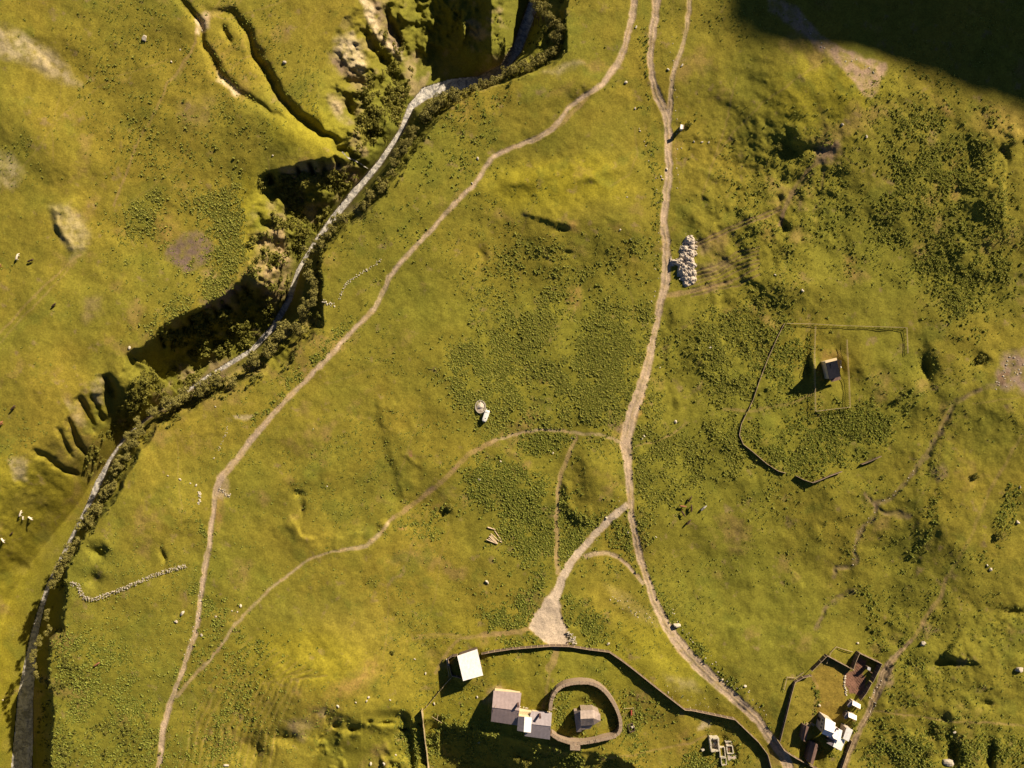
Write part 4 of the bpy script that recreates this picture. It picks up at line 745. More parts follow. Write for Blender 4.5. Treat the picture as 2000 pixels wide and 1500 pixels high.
# ------------------------------------------------------------------ stones
def rockmesh(seed, sub=2, rough=.28, m=None, flat=.7):
    bm = bmesh.new(); bmesh.ops.create_icosphere(bm, subdivisions=sub, radius=1); r = random.Random(seed)
    off = [Vector((r.uniform(-1, 1), r.uniform(-1, 1), r.uniform(-1, 1))).normalized() for _ in range(9)]; cut = [r.uniform(.55, .9) for _ in range(9)]
    for v_ in bm.verts:
        p = v_.co.copy()
        for o_, c_ in zip(off, cut):
            d = p.dot(o_)
            if d > c_: p -= o_*(d-c_)
        p *= 1+r.uniform(-rough, rough)*.25; v_.co = Vector((p.x, p.y*.85, p.z*flat))
    me = bpy.data.meshes.new('stone'); bm.to_mesh(me); bm.free(); me.materials.append(m or M_PALE); return me
RM_ = [rockmesh(i) for i in range(6)]; RG_ = [rockmesh(20+i, m=M_ROCK) for i in range(4)]
BOULD = [(283, 74, 1.7, 'largest grey boulder on the upper left meadow, pale soil round it', 'g'), (335, 121, .6, 'small white stone left of the upper left footpath', 'w'), (352, 97, .45, 'tiny pale stone beside the upper left footpath', 'w'), (556, 122, 1.2, 'grey boulder with dark shadow on the tongue of meadow between the ravines', 'g'),
         (357, 1197, 1.5, 'pale boulder with long shadow left of the lower long track', 'w'), (344, 1214, .95, 'grey stone just below the pale boulder left of the lower track', 'g'), (470, 1183, .8, 'round white stone on the meadow right of the lower track', 'w'), (453, 1193, .45, 'small white stone left of the round white stone', 'w'), (464, 1195, .45, 'small white stone under the round white stone', 'w'),
         (421, 794, .5, 'white stone alone on the meadow right of the willow row', 'w'), (253, 679, .9, 'pale stone at the rim of the finger gullies', 'w'), (533, 304, .5, 'white stone on the meadow above the ravine mouth', 'w'), (418, 895, .5, 'white stone left of the bend of the long track', 'w'), (352, 936, .8, 'pale stone at the start of the ruined wall', 'w'),
         (372, 944, .6, 'pale stone in the middle of the ruined wall', 'w'), (383, 948, .7, 'pale stone near the corner of the ruined wall', 'w'), (328, 929, .5, 'pale stone left of the ruined wall', 'w'), (1567, 568, .9, 'white boulder with slanting shadow above the fenced yard', 'w'), (1692, 267, .9, 'white upright stone below the shaded corner', 'w'), (1645, 243, .8, 'pale stone with a dark tuft below the mountain shadow', 'g'),
         (1514, 537, .5, 'small pale stone near the wheel ruts', 'w'), (1387, 679, .7, 'pale stone on the green slope between dark bank and cottage yard', 'w'), (1232, 467, .55, 'white stone left of the road near the gravel heaps', 'w'), (1211, 449, .5, 'white stone on the slope above the road meadow', 'w'), (1225, 385, .4, 'tiny white stone on the sunny slope', 'w'), (1302, 331, .8, 'white stone lying on the left side of the dirt road', 'w'),
         (1289, 718, .5, 'white stone right of the dirt road beside the dark bank', 'w'), (1319, 824, .9, 'white flat stone in the weeds right of the road junction', 'w'), (1254, 857, .7, 'left stone of the white pair at the road junction', 'w'), (1258, 852, .7, 'right stone of the white pair at the road junction', 'w'), (1080, 885, .7, 'white stone above the weeds near the half grown-over lane', 'w'),
         (1117, 855, .6, 'white stone where the half grown-over lane begins', 'w'), (1184, 1011, .9, 'pale stone with dark hollow beside the gravel drive', 'w'), (1227, 1040, .6, 'brownish stone between gravel drive and road', 'w'), (1281, 1049, .6, 'pale stone on the green slope right of the road', 'w'), (936, 936, .7, 'pale stone at the edge of the weeds above the logs', 'w'), (978, 901, .55, 'white stone on the meadow above the weeds', 'w'),
         (951, 1136, 1.2, 'flat pinkish slab in weeds below the log pile', 'w'), (1188, 1257, .9, 'pale slab north of the church fence corner', 'w'), (639, 950, .45, 'white stone in the middle of the hollow meadow', 'w'), (612, 838, .35, 'small white stone on the central left meadow', 'w'), (810, 1287, .6, 'white stone left of the white barn', 'w'), (831, 1315, .7, 'white stone with shadow beside the path end left of the barn', 'w'),
         (720, 1362, .8, 'upper stone of the pale cluster on the bluff', 'w'), (716, 1369, .7, 'lower stone of the pale cluster on the bluff', 'w'), (762, 1367, .6, 'pale upright stone on the edge of the bluff', 'w'), (660, 1379, .9, 'white round stone in the shade below the bluff', 'w'), (695, 1372, .5, 'stone at the notch in the bluff', 'w'), (848, 1374, .8, 'pale stone beside the corner of the plank fence', 'w'),
         (750, 1491, 1.1, 'bright stone near the bottom edge, right of its pair', 'w'), (724, 1491, 1.0, 'bright stone near the bottom edge, left of its pair', 'w'), (773, 1474, .6, 'pale stone above the bright pair at the bottom edge', 'w'), (442, 1494, 1.2, 'white stone below the black hollow at the bottom left', 'w'), (932, 1361, .7, 'white stone between barn and monastery roofs', 'w'), (935, 1450, .7, 'white stone in the monastery shadow', 'w'),
         (1802, 1256, 1.5, 'grey boulder with shadow right of the farm lane', 'g'), (1988, 1307, 1.9, 'large pale boulder at the right edge', 'g'), (1864, 1430, .9, 'white stone above the dark notch at the lower right', 'w'), (1850, 1487, 2.7, 'broad flat-topped rock at the bottom right', 'g'), (1934, 1112, .9, 'pale stone on the right slope below the bush', 'w'), (1928, 1104, .6, 'small stone above the pale stone on the right slope', 'w'),
         (1987, 1020, 1.1, 'pale stone near the right edge beside a bush', 'w'), (1992, 951, .7, 'white stone at the right edge above the bush', 'w'), (1675, 1256, .7, 'pale stone above the walled vegetable plot', 'w'), (1600, 1377, .8, 'white stone on the hay meadow of the farm', 'w'), (1322, 1221, 2.0, 'large pinkish boulder beside the bend of the road', 'w'), (1455, 1340, 1.0, 'white stone right of the wide part of the road', 'w'),
         (1410, 1327, .8, 'white stone at the edge of the wide part of the road', 'w'), (1305, 136, .7, 'stone just left of the short straight track', 'w'), (1332, 128, .9, 'pale stone right of the short straight track', 'w'), (1242, 53, .8, 'stone between the two roads near the top', 'w'), (1222, 161, .9, 'pale boulder between the two roads at the bend', 'w'), (1355, 277, .6, 'left stone of the short row right of the road', 'w'),
         (1371, 278, .7, 'middle stone of the short row right of the road', 'w'), (1384, 278, .55, 'right stone of the short row right of the road', 'w'), (1240, 212, .7, 'grey stone on the slope left of the road fork', 'g'), (933, 310, .9, 'pale slab left of the long track bend', 'w'), (922, 358, .6, 'pale stone beside the long track below the slab', 'w'), (395, 60, .5, 'pale stone at the head of the ravine', 'w'),
         (1291, 345, .6, 'white stone pair member left of the road, upper', 'w'), (1294, 350, .6, 'white stone pair member left of the road, lower', 'w'), (1250, 256, .55, 'stone on the slope left of the roadside shrine', 'w'), (6, 1367, .6, 'white stone on the slope at the left edge', 'w'), (394, 1240, .8, 'grey stone in the weeds beside the lower track', 'g'), (422, 1204, .6, 'grey stone in the weeds between the two lower tracks', 'g')]
for k, (u, v, r_, lab, kd) in enumerate(BOULD):
    p = G(u, v); o = link('boulder' if r_ > .85 else 'stone', (RM_ if kd == 'w' else RG_)[k % 4]); r = random.Random(k)
    o.location = (p.x, p.y, p.z+r_*.22); rr_ = r_*.8; o.scale = (rr_*r.uniform(.9, 1.2), rr_*r.uniform(.8, 1.1), rr_*r.uniform(.7, 1)); o.rotation_euler = (0, 0, r.uniform(0, 6.28)); tag(o, lab, 'rock')
def strew(pts, n, jit, lo, hi, seed, label, group, nm='stone'):
    r = random.Random(seed)
    for k, (u, v) in enumerate(near_poly(pts, n, jit, seed)):
        p = G(u, v); o = link(nm, RM_[r.randrange(6)]); s = r.uniform(lo, hi)*.8; o.location = (p.x, p.y, p.z+s*.2); o.scale = (s, s*r.uniform(.7, 1.1), s*r.uniform(.5, 1)); o.rotation_euler = (0, 0, r.uniform(0, 6.28)); tag(o, label+', '+ORD[k]+' along it', 'rock', group)
strew([(360, 1290), (385, 1210), (392, 1150)], 24, 3.5, .2, .42, 31, 'small white stone lining the left edge of the lower long track', 'edge stones of the lower track')
strew([(1250, 250), (1285, 350), (1290, 440), (1280, 560), (1265, 660), (1240, 740)], 34, 5, .18, .42, 32, 'small pale stone on the left verge of the dirt road', 'left verge stones of the dirt road')
strew([(1310, 60), (1325, 230), (1328, 300), (1322, 380)], 22, 7, .18, .4, 33, 'small pale stone on the right verge of the upper dirt road', 'right verge stones of the upper road')
strew([(1300, 1180), (1350, 1250), (1420, 1325), (1470, 1360), (1500, 1400)], 34, 7, .2, .5, 34, 'pale stone on the outer verge of the lower road', 'outer verge stones of the lower road')
strew([(1190, 1160), (1240, 1195), (1275, 1215)], 26, 8, .2, .42, 35, 'pale stone in the stony streak inside the road bend', 'stones of the stony streak')
strew([(1290, 1340), (1340, 1370), (1400, 1380)], 22, 12, .15, .35, 36, 'small pale stone on the slope outside the board fence', 'slope stones outside the fence')
strew([(1790, 915), (1752, 962), (1712, 990), (1675, 1046), (1665, 1105)], 26, 3.5, .15, .35, 37, 'small wet stone in the bed of the muddy creek', 'creek bed stones')
strew([(1945, 760), (1975, 700), (1995, 720), (1970, 755)], 26, 7, .25, .55, 38, 'angular grey stone of the brown scree at the right edge', 'scree stones')
strew([(1560, 20), (1620, 105), (1700, 130), (1695, 170)], 18, 10, .2, .5, 39, 'pale stone on the washed-out fan in the mountain shadow', 'fan stones')
strew([(1720, 1330), (1700, 1360), (1712, 1372), (1695, 1400)], 16, 3, .2, .45, 40, 'pinkish stone on the right verge of the farm lane', 'verge stones of the farm lane')
strew([(1080, 1075), (1140, 1090), (1205, 1005), (1215, 950)], 18, 5, .15, .35, 41, 'small stone beside the gravel drive', 'verge stones of the gravel drive')
strew([(832, 186), (803, 212), (784, 256), (742, 318), (695, 372), (652, 425), (612, 478)], 34, 4.5, .35, .9, 42, 'wet boulder standing in the bright upper rapids of the river', 'boulders in the upper rapids', 'boulder')
strew([(67, 1240), (56, 1310), (50, 1380), (45, 1450), (42, 1495)], 16, 9, .3, .7, 43, 'wet boulder standing in the wide shaded river at the bottom left', 'boulders in the lower river', 'boulder')
def drywall(pts, wd, h, label, n_per=1.7, jit=.45, pile=1.0, seed=1, lo=.22, hi=.5, m=None):
    """a run of heaped stones: one wall"""
    r = random.Random(seed); L = fine_line(pts, 4); b = MB(); Vs = []; Fs = []; off = 0
    me0 = [rockmesh(60+i, 1) for i in range(3)]; dat = [(np.array([v_.co[:] for v_ in x.vertices]), np.array([p.vertices[:] for p in x.polygons])) for x in me0]
    for k in range(len(L)-1):
        a = G(*L[k]); c = G(*L[k+1]); n = max(1, int((c-a).length*n_per*4*pile))
        d = (c-a).normalized(); s = Vector((-d.y, d.x, 0))
        for i in range(n):
            t = r.random(); w_ = r.uniform(-1, 1)*wd*.5; hh = r.random()*h*(1-abs(w_)/(wd*.5+.01)*.6); p = a.lerp(c, t)+s*(w_+r.gauss(0, jit*.25)); q_ = r.uniform(lo, hi)
            vs, fs = dat[r.randrange(3)]; an = r.uniform(0, 6.28); ca_, sa_ = math.cos(an), math.sin(an)
            vv_ = np.stack([vs[:, 0]*ca_-vs[:, 1]*sa_, vs[:, 0]*sa_+vs[:, 1]*ca_, vs[:, 2]], 1)*q_+np.array([p.x, p.y, p.z+hh]); Vs.append(vv_); Fs.append(fs+off); off += len(vs)
    o = link('dry_stone_wall', npmesh('dry_stone_wall', np.concatenate(Vs), np.concatenate(Fs), m or M_PALE)); return tag(o, label, 'stone wall')
drywall([(138, 1141), (152, 1140), (160, 1160), (172, 1170), (190, 1168), (225, 1156), (262, 1140), (310, 1120), (365, 1104)], 1.6, 1.1, 'low curved dry-stone wall between the river bank and the long track', pile=1.6, seed=2, lo=.12, hi=.34, m=M_ROCK)
drywall([(746, 506), (728, 520), (705, 534), (688, 545), (674, 558), (668, 572), (663, 585)], 1.1, .25, 'tumbled line of white stones between the willows and the long track', pile=.8, seed=3, lo=.1, hi=.3)
drywall([(630, 587), (642, 594), (655, 596)], 1.3, .3, 'short heap of fallen stones below the tumbled stone line', pile=.6, seed=4)
drywall([(392, 968), (389, 960), (390, 985)], .9, .4, 'short upright wall stub of white stones left of the long track', pile=.8, seed=6)
drywall([(446, 832), (440, 850), (432, 870), (427, 880)], .8, .2, 'thin broken line of white stones above the bend of the long track', pile=.5, seed=7, lo=.1, hi=.26)
drywall([(428, 952), (440, 962), (452, 970)], 1.6, .4, 'heap of fallen poles and stones at the bend of the long track', pile=.6, seed=8, m=M_ROCK)
drywall([(1106, 1236), (1114, 1240), (1124, 1250), (1118, 1256), (1112, 1248)], 2.0, 1.0, 'bluish rubble heap at the lower right corner of the gravel drive', pile=1.2, seed=9, m=M_ROCK)
drywall([(1650, 1320), (1649, 1340), (1653, 1358)], .6, .4, 'stone edging on the left side of the vegetable plot', pile=.7, seed=10)
drywall([(1012, 1382), (1022, 1384), (1030, 1386)], 1.5, .5, 'heap of pale rubble between the monastery roofs', pile=.8, seed=11)
# gravel heaps tipped beside the road
def heap(u, v, rx, ry, h, rot, label, seed):
    r = np.random.default_rng(seed); n = 26; g_ = np.linspace(-1.15, 1.15, n); X, Y = np.meshgrid(g_, g_); R = np.hypot(X, Y)
    nz_ = fbm(X*40+seed*9, Y*40, 14, 3, seed)*.14; zz = np.clip(1-R**1.3+nz_*3.2, -.25, 1)*h*.9; zz = np.where(R > 1.05, -.4, zz); zz += r.uniform(-.06, .06, zz.shape)
    c, s = math.cos(rot), math.sin(rot); rx *= 1.15; ry *= 1.2; co_ = np.stack([(X*rx*c-Y*ry*s), (X*rx*s+Y*ry*c), zz], -1).reshape(-1, 3); j_, i_ = np.meshgrid(np.arange(n-1), np.arange(n-1), indexing='ij')
    q_ = np.stack([j_*n+i_, j_*n+i_+1, (j_+1)*n+i_+1, (j_+1)*n+i_], -1).reshape(-1, 4); o = link('gravel_heap', npmesh('gravel_heap', co_, q_, M_GRAV)); o.location = G(u, v); tag(o, label, 'gravel heap', 'gravel heaps tipped beside the road')
for k, (u, v, a, b_, h, rt, lab) in enumerate([(1350, 470, 2.1, 1.7, 1.6, -.3, 'topmost gravel heap of the row right of the dirt road'), (1352, 483, 2.0, 1.3, 1.5, -.4, 'second gravel heap from the top of the row'), (1340, 486, 1.8, 1.5, 1.2, -.3, 'upper left gravel heap of the row, above the dark gap'), (1350, 494, 2.2, 1.4, 1.6, -.5, 'third gravel heap from the top, right side'),
        (1338, 498, 1.6, 1.4, 1.0, -.2, 'low gravel heap on the left above the gap in the row'), (1346, 506, 1.9, 1.3, 1.5, -.6, 'gravel heap in the middle of the row'), (1350, 516, 2.0, 1.5, 1.4, -.5, 'gravel heap right of the large dark shadow'), (1328, 512, 2.8, 1.3, 2.0, -.1, 'large gravel heap nearest the road edge'), (1334, 524, 1.7, 2.3, 2.0, 0, 'tall gravel heap left of the middle, above its long shadow'),
        (1350, 531, 2.0, 1.4, 1.4, -.6, 'gravel heap second from the bottom of the row'), (1342, 541, 1.7, 1.6, 1.2, -.5, 'lower left gravel heap of the row'), (1351, 546, 1.6, 1.6, 1.1, -.6, 'lower right gravel heap of the row'), (1342, 553, 1.4, 1.3, .7, 0, 'lowest and smallest gravel heap of the row')]):
    heap(u, v, a, b_, h, rt, lab, 70+k)
# ------------------------------------------------------------------ buildings
def inset(c, pts, d):
    ctr = sum((Vector(p) for p in pts), Vector((0, 0, 0)))/len(pts)
    return [Vector(p)+(ctr-Vector(p)).normalized()*d for p in pts]
def slab(b, pts, th):
    """a roof plane with thickness"""
    n = len(pts); vs = [Vector(p) for p in pts]+[Vector(p)-Vector((0, 0, th)) for p in pts]
    b.add(vs, [tuple(range(n)), tuple(range(n, 2*n))[::-1]]+[(i, n+i, n+(i+1) % n, (i+1) % n) for i in range(n)])
def opening(root, a, b_, zc, t, w_, h, m, name, frame=True, kids=None):
    """a door or window set a little proud of the wall that runs a->b_"""
    d = (Vector((b_[0]-a[0], b_[1]-a[1], 0))); L = d.length; d.normalize(); n = Vector((d.y, -d.x, 0)); p = Vector((a[0], a[1], 0))+d*L*t
    ctr = root['c']; 
    if n.dot(p-Vector((ctr[0], ctr[1], 0))) < 0: n = -n
    fb = MB(); rot = math.atan2(d.y, d.x); fb.box((p.x+n.x*.03, p.y+n.y*.03, zc), (w_/2+.08, .05, h/2+.08), rot); f_ = fb.build(name, M_WHITE if name == 'window' else M_DOOR, root)
    gb = MB(); gb.box((p.x+n.x*.06, p.y+n.y*.06, zc), (w_/2, .05, h/2), rot); gb.build('pane' if name == 'window' else 'leaf_panel', m, f_)
def house(name, label, cat, A, B, Cc, D, ze, zr, rm, wm, zg=None, ridge=.5, ov=.35, rcol2=None, chim=None, group=None, wins=2):
    """A,B = one eave (photo points), Cc,D = the other eave; the ridge runs between the gables A-D and B-Cc"""
    if zg is None: zg = GZ((A[0]+B[0]+Cc[0]+D[0])/4, (A[1]+B[1]+Cc[1]+D[1])/4)
    a, b_, c, d = [P(p[0], p[1], zg+ze) for p in (A, B, Cc, D)]
    mA = (A[0]+(D[0]-A[0])*ridge, A[1]+(D[1]-A[1])*ridge); mB = (B[0]+(Cc[0]-B[0])*ridge, B[1]+(Cc[1]-B[1])*ridge)
    r0 = P(*mA, zg+zr); r1 = P(*mB, zg+zr)
    ctr = (a+b_+c+d)/4; root = empty(name, (0, 0, 0)); root['c'] = [ctr.x, ctr.y]
    n_ = MB(); slab(n_, [a, b_, r1, r0], .12); ra = n_.build('roof', rm, root)
    s_ = MB(); slab(s_, [r0+Vector((0, 0, .0)), r1, c, d], .12); rb = s_.build('roof', rcol2 or rm, root)
    ia, ib, ic, id_ = inset(None, [a, b_, c, d], ov*1.4); w_ = MB(); zb = zg-1.5
    k = ridge; g0 = ia.lerp(id_, k); g1 = ib.lerp(ic, k); g0.z = zg+zr-.22; g1.z = zg+zr-.22
    top = zg+ze-.16; q_ = [Vector((p.x, p.y, zb)) for p in (ia, ib, ic, id_)]; T_ = [Vector((p.x, p.y, top)) for p in (ia, ib, ic, id_)]
    w_.add(q_+T_+[g0, g1], [(0, 1, 5, 4), (2, 3, 7, 6), (1, 2, 6, 9, 5), (3, 0, 4, 8, 7), (0, 3, 2, 1)]); w_.build('wall', wm, root)
    e = MB(); e.tube(r0+Vector((0, 0, .04)), r1+Vector((0, 0, .04)), .09, n=6); e.build('ridge_cap', rm, ra)
    if chim:
        for (cu, cv, hh) in chim:
            p = P(cu, cv, zg+zr); cb = MB(); cb.box((p.x, p.y, zg+(ze+zr)/2+hh/2), (.32, .32, hh/2+.5)); cb.box((p.x, p.y, zg+(ze+zr)/2+hh+.52), (.42, .42, .07)); cb.build('chimney', M_CHIM, ra)
    if ze > 2.0:
        opening(root, ic, id_, zg+1.0, .3, .95, 2.0, M_DARK, 'door')
        for t in [(.6, .82), (.55, .8)][0][:wins]: opening(root, ic, id_, zg+min(1.5, ze*.55), t, .8, .9, M_DARK, 'window')
        if ze > 4.5: opening(root, ic, id_, zg+4.0, .3, .8, 1.0, M_DARK, 'window'); opening(root, ic, id_, zg+4.0, .7, .8, 1.0, M_DARK, 'window')
    del root['c']; return tag(root, label, cat, group)
def slabroof(root, pts, zs, m, name='roof', th=.12):
    b = MB(); slab(b, [P(p[0], p[1], z) for p, z in zip(pts, zs)], th); return b.build(name, m, root)
def body(root, pts, z0, zs, m, d=.4, name='wall'):
    """walls under a (sloping) roof polygon"""
    T_ = inset(None, [P(p[0], p[1], z) for p, z in zip(pts, zs)], d); n = len(T_); vs = [Vector((p.x, p.y, z0)) for p in T_]+[Vector((p.x, p.y, p.z-.15)) for p in T_]
    b = MB(); b.add(vs, [(i, (i+1) % n, n+(i+1) % n, n+i) for i in range(n)]+[tuple(range(n))[::-1], tuple(range(n, 2*n))]); return b.build(name, m, root)
# white barn
zg = GZ(918, 1300); bn = empty('barn', (0, 0, 0)); Q = [(893, 1281), (932, 1268), (943.5, 1319), (904.5, 1330)]; zs = [zg+4.6, zg+4.6, zg+5.2, zg+5.2]; zs = [zg+4.4, zg+4.4, zg+5.4, zg+5.4]
slabroof(bn, Q, zs, M_TIN); wl = body(bn, Q, zg-1.5, zs, M_WOOD, .7); bn['c'] = [P(918, 1300, zg).x, P(918, 1300, zg).y]
ia, ib, ic, id_ = inset(None, [P(p[0], p[1], zg+4.5) for p in Q], .7); opening(bn, id_, ia, zg+1.3, .5, 2.2, 2.6, M_DARK, 'door'); opening(bn, ic, id_, zg+2.2, .5, .8, .8, M_DARK, 'window'); del bn['c']
tag(bn, 'barn with a single dazzling white sheet-metal roof beside the board fence', 'barn')
# monastery: mauve roof, grey roof and the white-roofed link
zg = GZ(990, 1370)
h1 = house('monastery_house', 'large monastery house with mauve gable roof, left of the grey-roofed one', 'house', (964, 1349), (1018.5, 1353.5), (1011, 1417), (959, 1409), 3.4, 5.8, M_PINK, M_PLAS_SUN, zg, .54, .5, None, [(1012, 1376, 2.2)])
b = MB(); p = P(968, 1379, zg+6); b.tube((p.x, p.y, zg+5), (p.x, p.y, zg+7.6), .05); b.build('aerial_mast', M_POST, h1)
b = MB(); pts = [P(u, v, zg+6.2+k*.45) for u, v, k in ((1010.5, 1357, 0), (1014, 1357, 0), (1012, 1373, 3), (1009, 1373, 3))]
h2 = house('refectory', 'monastery building with lilac-grey gable roof touching the round stone wall', 'house', (1038, 1389), (1078, 1392), (1074, 1444.5), (1024, 1437.5), 3.6, 5.6, M_PINK2, M_PLAS_SUN, zg, .5, .5, None, [(1054.5, 1398, 1.8)])
lk = empty('link_building', (0, 0, 0)); z0 = zg-1.5
slabroof(lk, [(1012, 1399), (1024.5, 1400), (1023, 1429.5), (1010, 1427)], [zg+5.4, zg+6.7, zg+6.7, zg+5.4], M_PINK2)
slabroof(lk, [(1024.5, 1400), (1038.5, 1402), (1037, 1431), (1023, 1429.5)], [zg+6.7, zg+5.7, zg+5.7, zg+6.7], M_TIN)
body(lk, [(1012, 1399), (1038.5, 1402), (1037, 1431), (1010, 1427)], z0, [zg+5.4]*4, M_PLAS_SUN, .3)
b = MB(); Q = [P(u, v, zg+2.8) for u, v in ((1011, 1388.5), (1038.5, 1391), (1038.5, 1401), (1011.5, 1398.5))]; b.prism([(p.x, p.y) for p in Q], zg-1.5, zg+2.8); tr = b.build('terrace', M_PLAS_SUN, lk)
b = MB()
for a_, c_ in ((Q[0], Q[1]), (Q[1], Q[2])):
    dd = (c_-a_); b.tube(a_+Vector((0, 0, .9)), c_+Vector((0, 0, .9)), .04, n=5)
    for i in range(7): p = a_.lerp(c_, i/6); b.tube(p, p+Vector((0, 0, .9)), .035, n=5)
b.build('railing', M_POST, tr); tag(lk, 'narrow link building with half white half lilac roof between the two monastery roofs', 'house')
# church
zg = GZ(1146, 1404); ch = empty('church', (0, 0, 0))
N0, N1, S1, S0 = (1133.5, 1388), (1159, 1386.5), (1160, 1416), (1134.5, 1418); R0, R1 = (1134, 1404), (1159.5, 1403)
ze, zr = zg+5.0, zg+7.6
slabroof(ch, [N0, N1, R1, R0], [ze, ze, zr, zr], M_SLATE); slabroof(ch, [R0, R1, S1, S0], [zr, zr, ze, ze], M_SLATE)
AP = [(1159, 1386.5), (1172.5, 1394.5), (1173, 1408), (1160, 1416)]
for k in range(3): slabroof(ch, [AP[k], AP[k+1], R1], [ze, ze, zr], M_SLATE, 'apse_roof')
nv = body(ch, [N0, N1, AP[1], AP[2], S1, S0], zg-1, [ze]*6, M_STONEW, .35)
b = MB(); g0, g1 = P(*R0, zr-.3), P(*R1, zr-.3); q4 = inset(None, [P(*p, ze) for p in (N0, N1, S1, S0)], .4); b.add([q4[0], q4[1], q4[2], q4[3], g0, g1], [(0, 3, 4), (1, 5, 2), (0, 4, 5, 1), (3, 2, 5, 4)]); b.build('gable', M_STONEW, ch)
slabroof(ch, [(1121, 1389), (1133.5, 1388), (1135, 1419), (1136, 1429), (1126, 1430)], [zg+3.2, zg+4.4, zg+4.4, zg+3.0, zg+2.9], M_SLATE, 'narthex_roof')
body(ch, [(1121, 1389), (1133, 1388.5), (1135, 1419), (1136, 1429), (1126, 1430)], zg-1, [zg+2.8]*5, M_STONEW, .3, 'narthex_wall')
slabroof(ch, [(1134.6, 1418.5), (1158, 1416.5), (1153, 1423.5), (1136.2, 1426)], [zg+4.4, zg+4.4, zg+3.2, zg+3.2], M_SLATE, 'aisle_roof')
body(ch, [(1134.6, 1418.5), (1158, 1416.5), (1153, 1423.5), (1136.2, 1426)], zg-1, [zg+3.1]*4, M_STONEW, .3, 'aisle_wall')
ch['c'] = [P(1140, 1404, zg).x, P(1140, 1404, zg).y]; q = inset(None, [P(1121, 1389, zg+3), P(1126, 1430, zg+3)], .25); opening(ch, q[0], q[1], zg+1, .55, 1.0, 2.1, M_DARK, 'door'); del ch['c']
b = MB(); p = P(1166, 1400, zg+6); t = P(*R1, zr); b.tube(t, t+Vector((0, 0, 1.0)), .05); b.box((t.x, t.y, t.z+.7), (.28, .04, .04)); b.build('roof_cross', M_WOOD, ch)
tag(ch, 'small stone church with slate gable roof and polygonal apse inside the round wall', 'church')
# round wall
def wallrun(name, label, cat, pts, th, h, m, cope=None, closed=False, zbase=None, rag=.12, seed=0):
    r = random.Random(seed); L = fine_line(pts, 4); n = len(L); b = MB(); c = MB(); W3 = []
    for (u, v) in L: zq = GZ(u, v); pq = P(u, v, zq+h); pq.z = zq; W3.append(pq)
    ring = []
    for k in range(n):
        d = W3[min(k+1, n-1)]-W3[max(k-1, 0)]; d.z = 0; d.normalize(); s = Vector((-d.y, d.x, 0)); hh = h+r.uniform(-rag, rag); a = W3[k]+s*th/2; e = W3[k]-s*th/2
        ring.append((a, e, W3[k].z-.6, W3[k].z+hh))
    vs = []
    for a, e, z0, z1 in ring: vs += [(a.x, a.y, z0), (a.x, a.y, z1), (e.x, e.y, z1), (e.x, e.y, z0)]
    fs = []
    for k in range(n-1):
        o_ = 4*k; fs += [(o_, o_+4, o_+5, o_+1), (o_+2, o_+6, o_+7, o_+3)]+([(o_+1, o_+5, o_+6, o_+2)])
    fs += [(0, 1, 2, 3), (4*n-4, 4*n-1, 4*n-2, 4*n-3)]
    root = empty(name, (0, 0, 0)); b.add(vs, fs); b.build('wall_body' if 'wall' in name else 'board_panel', m, root)
    if cope:
        for k in range(n-1):
            for s_ in range(2):
                t0 = s_/2; a = ring[k][0].lerp(ring[k+1][0], t0+.01); a2 = ring[k][0].lerp(ring[k+1][0], t0+.49); e = ring[k][1].lerp(ring[k+1][1], t0+.01); e2 = ring[k][1].lerp(ring[k+1][1], t0+.49)
                z = ring[k][3]*(1-t0)+ring[k+1][3]*t0+r.uniform(.02, .12); ex = r.uniform(.0, .12)
                q_ = [a+(a-e)*ex, a2+(a2-e2)*ex, e2+(e2-a2)*ex, e+(e-a)*ex]; c.prism([(p.x, p.y) for p in q_], z-.12, z+r.uniform(.03, .1))
        c.build('coping', cope, root)
    return tag(root, label, cat)
def smoothpts(pts, it=2):
    for _ in range(it):
        o = [pts[0]]
        for k in range(len(pts)-1):
            a, b = pts[k], pts[k+1]; o += [(a[0]*.75+b[0]*.25, a[1]*.75+b[1]*.25), (a[0]*.25+b[0]*.75, a[1]*.25+b[1]*.75)]
        pts = o+[pts[-1]]
    return pts
RING = smoothpts([(1075, 1388), (1076, 1372), (1083, 1352), (1098, 1339), (1122, 1333), (1150, 1333), (1170, 1340), (1187, 1355), (1202, 1378), (1210, 1398), (1213, 1415), (1211, 1430), (1200, 1439), (1182, 1443), (1158, 1448), (1132, 1452), (1108, 1450), (1090, 1443), (1076, 1433)])
wallrun('ring_wall', 'thick round dry-stone wall with pale slab coping around the church', 'wall', RING, 1.15, 3.0, M_WALL, M_COPE, seed=5)
b = MB(); z = GZ(1124, 1452); Q = [P(u, v, z) for u, v in ((1113, 1446), (1131, 1448), (1131, 1457), (1113, 1456))]; gt = empty('gate_tower', (0, 0, 0)); b.prism([(p.x, p.y) for p in Q], z-3, z+3.0); b.build('wall_body', M_WALL, gt)
c = MB(); ctr = sum(Q, Vector())/4; c.prism([((p.x-ctr.x)*1.08+ctr.x, (p.y-ctr.y)*1.08+ctr.y) for p in Q], z+3.0, z+3.22); c.build('roof_slab', M_COPE, gt); c = MB(); d_ = (Q[2]-Q[3]).normalized(); p = Q[3].lerp(Q[2], .5); c.box((p.x, p.y, z-.6), (.55, .08, 1.1), math.atan2(d_.y, d_.x)); c.build('door', M_DOOR, gt)
tag(gt, 'square stone gate block in the south side of the round wall', 'gate')
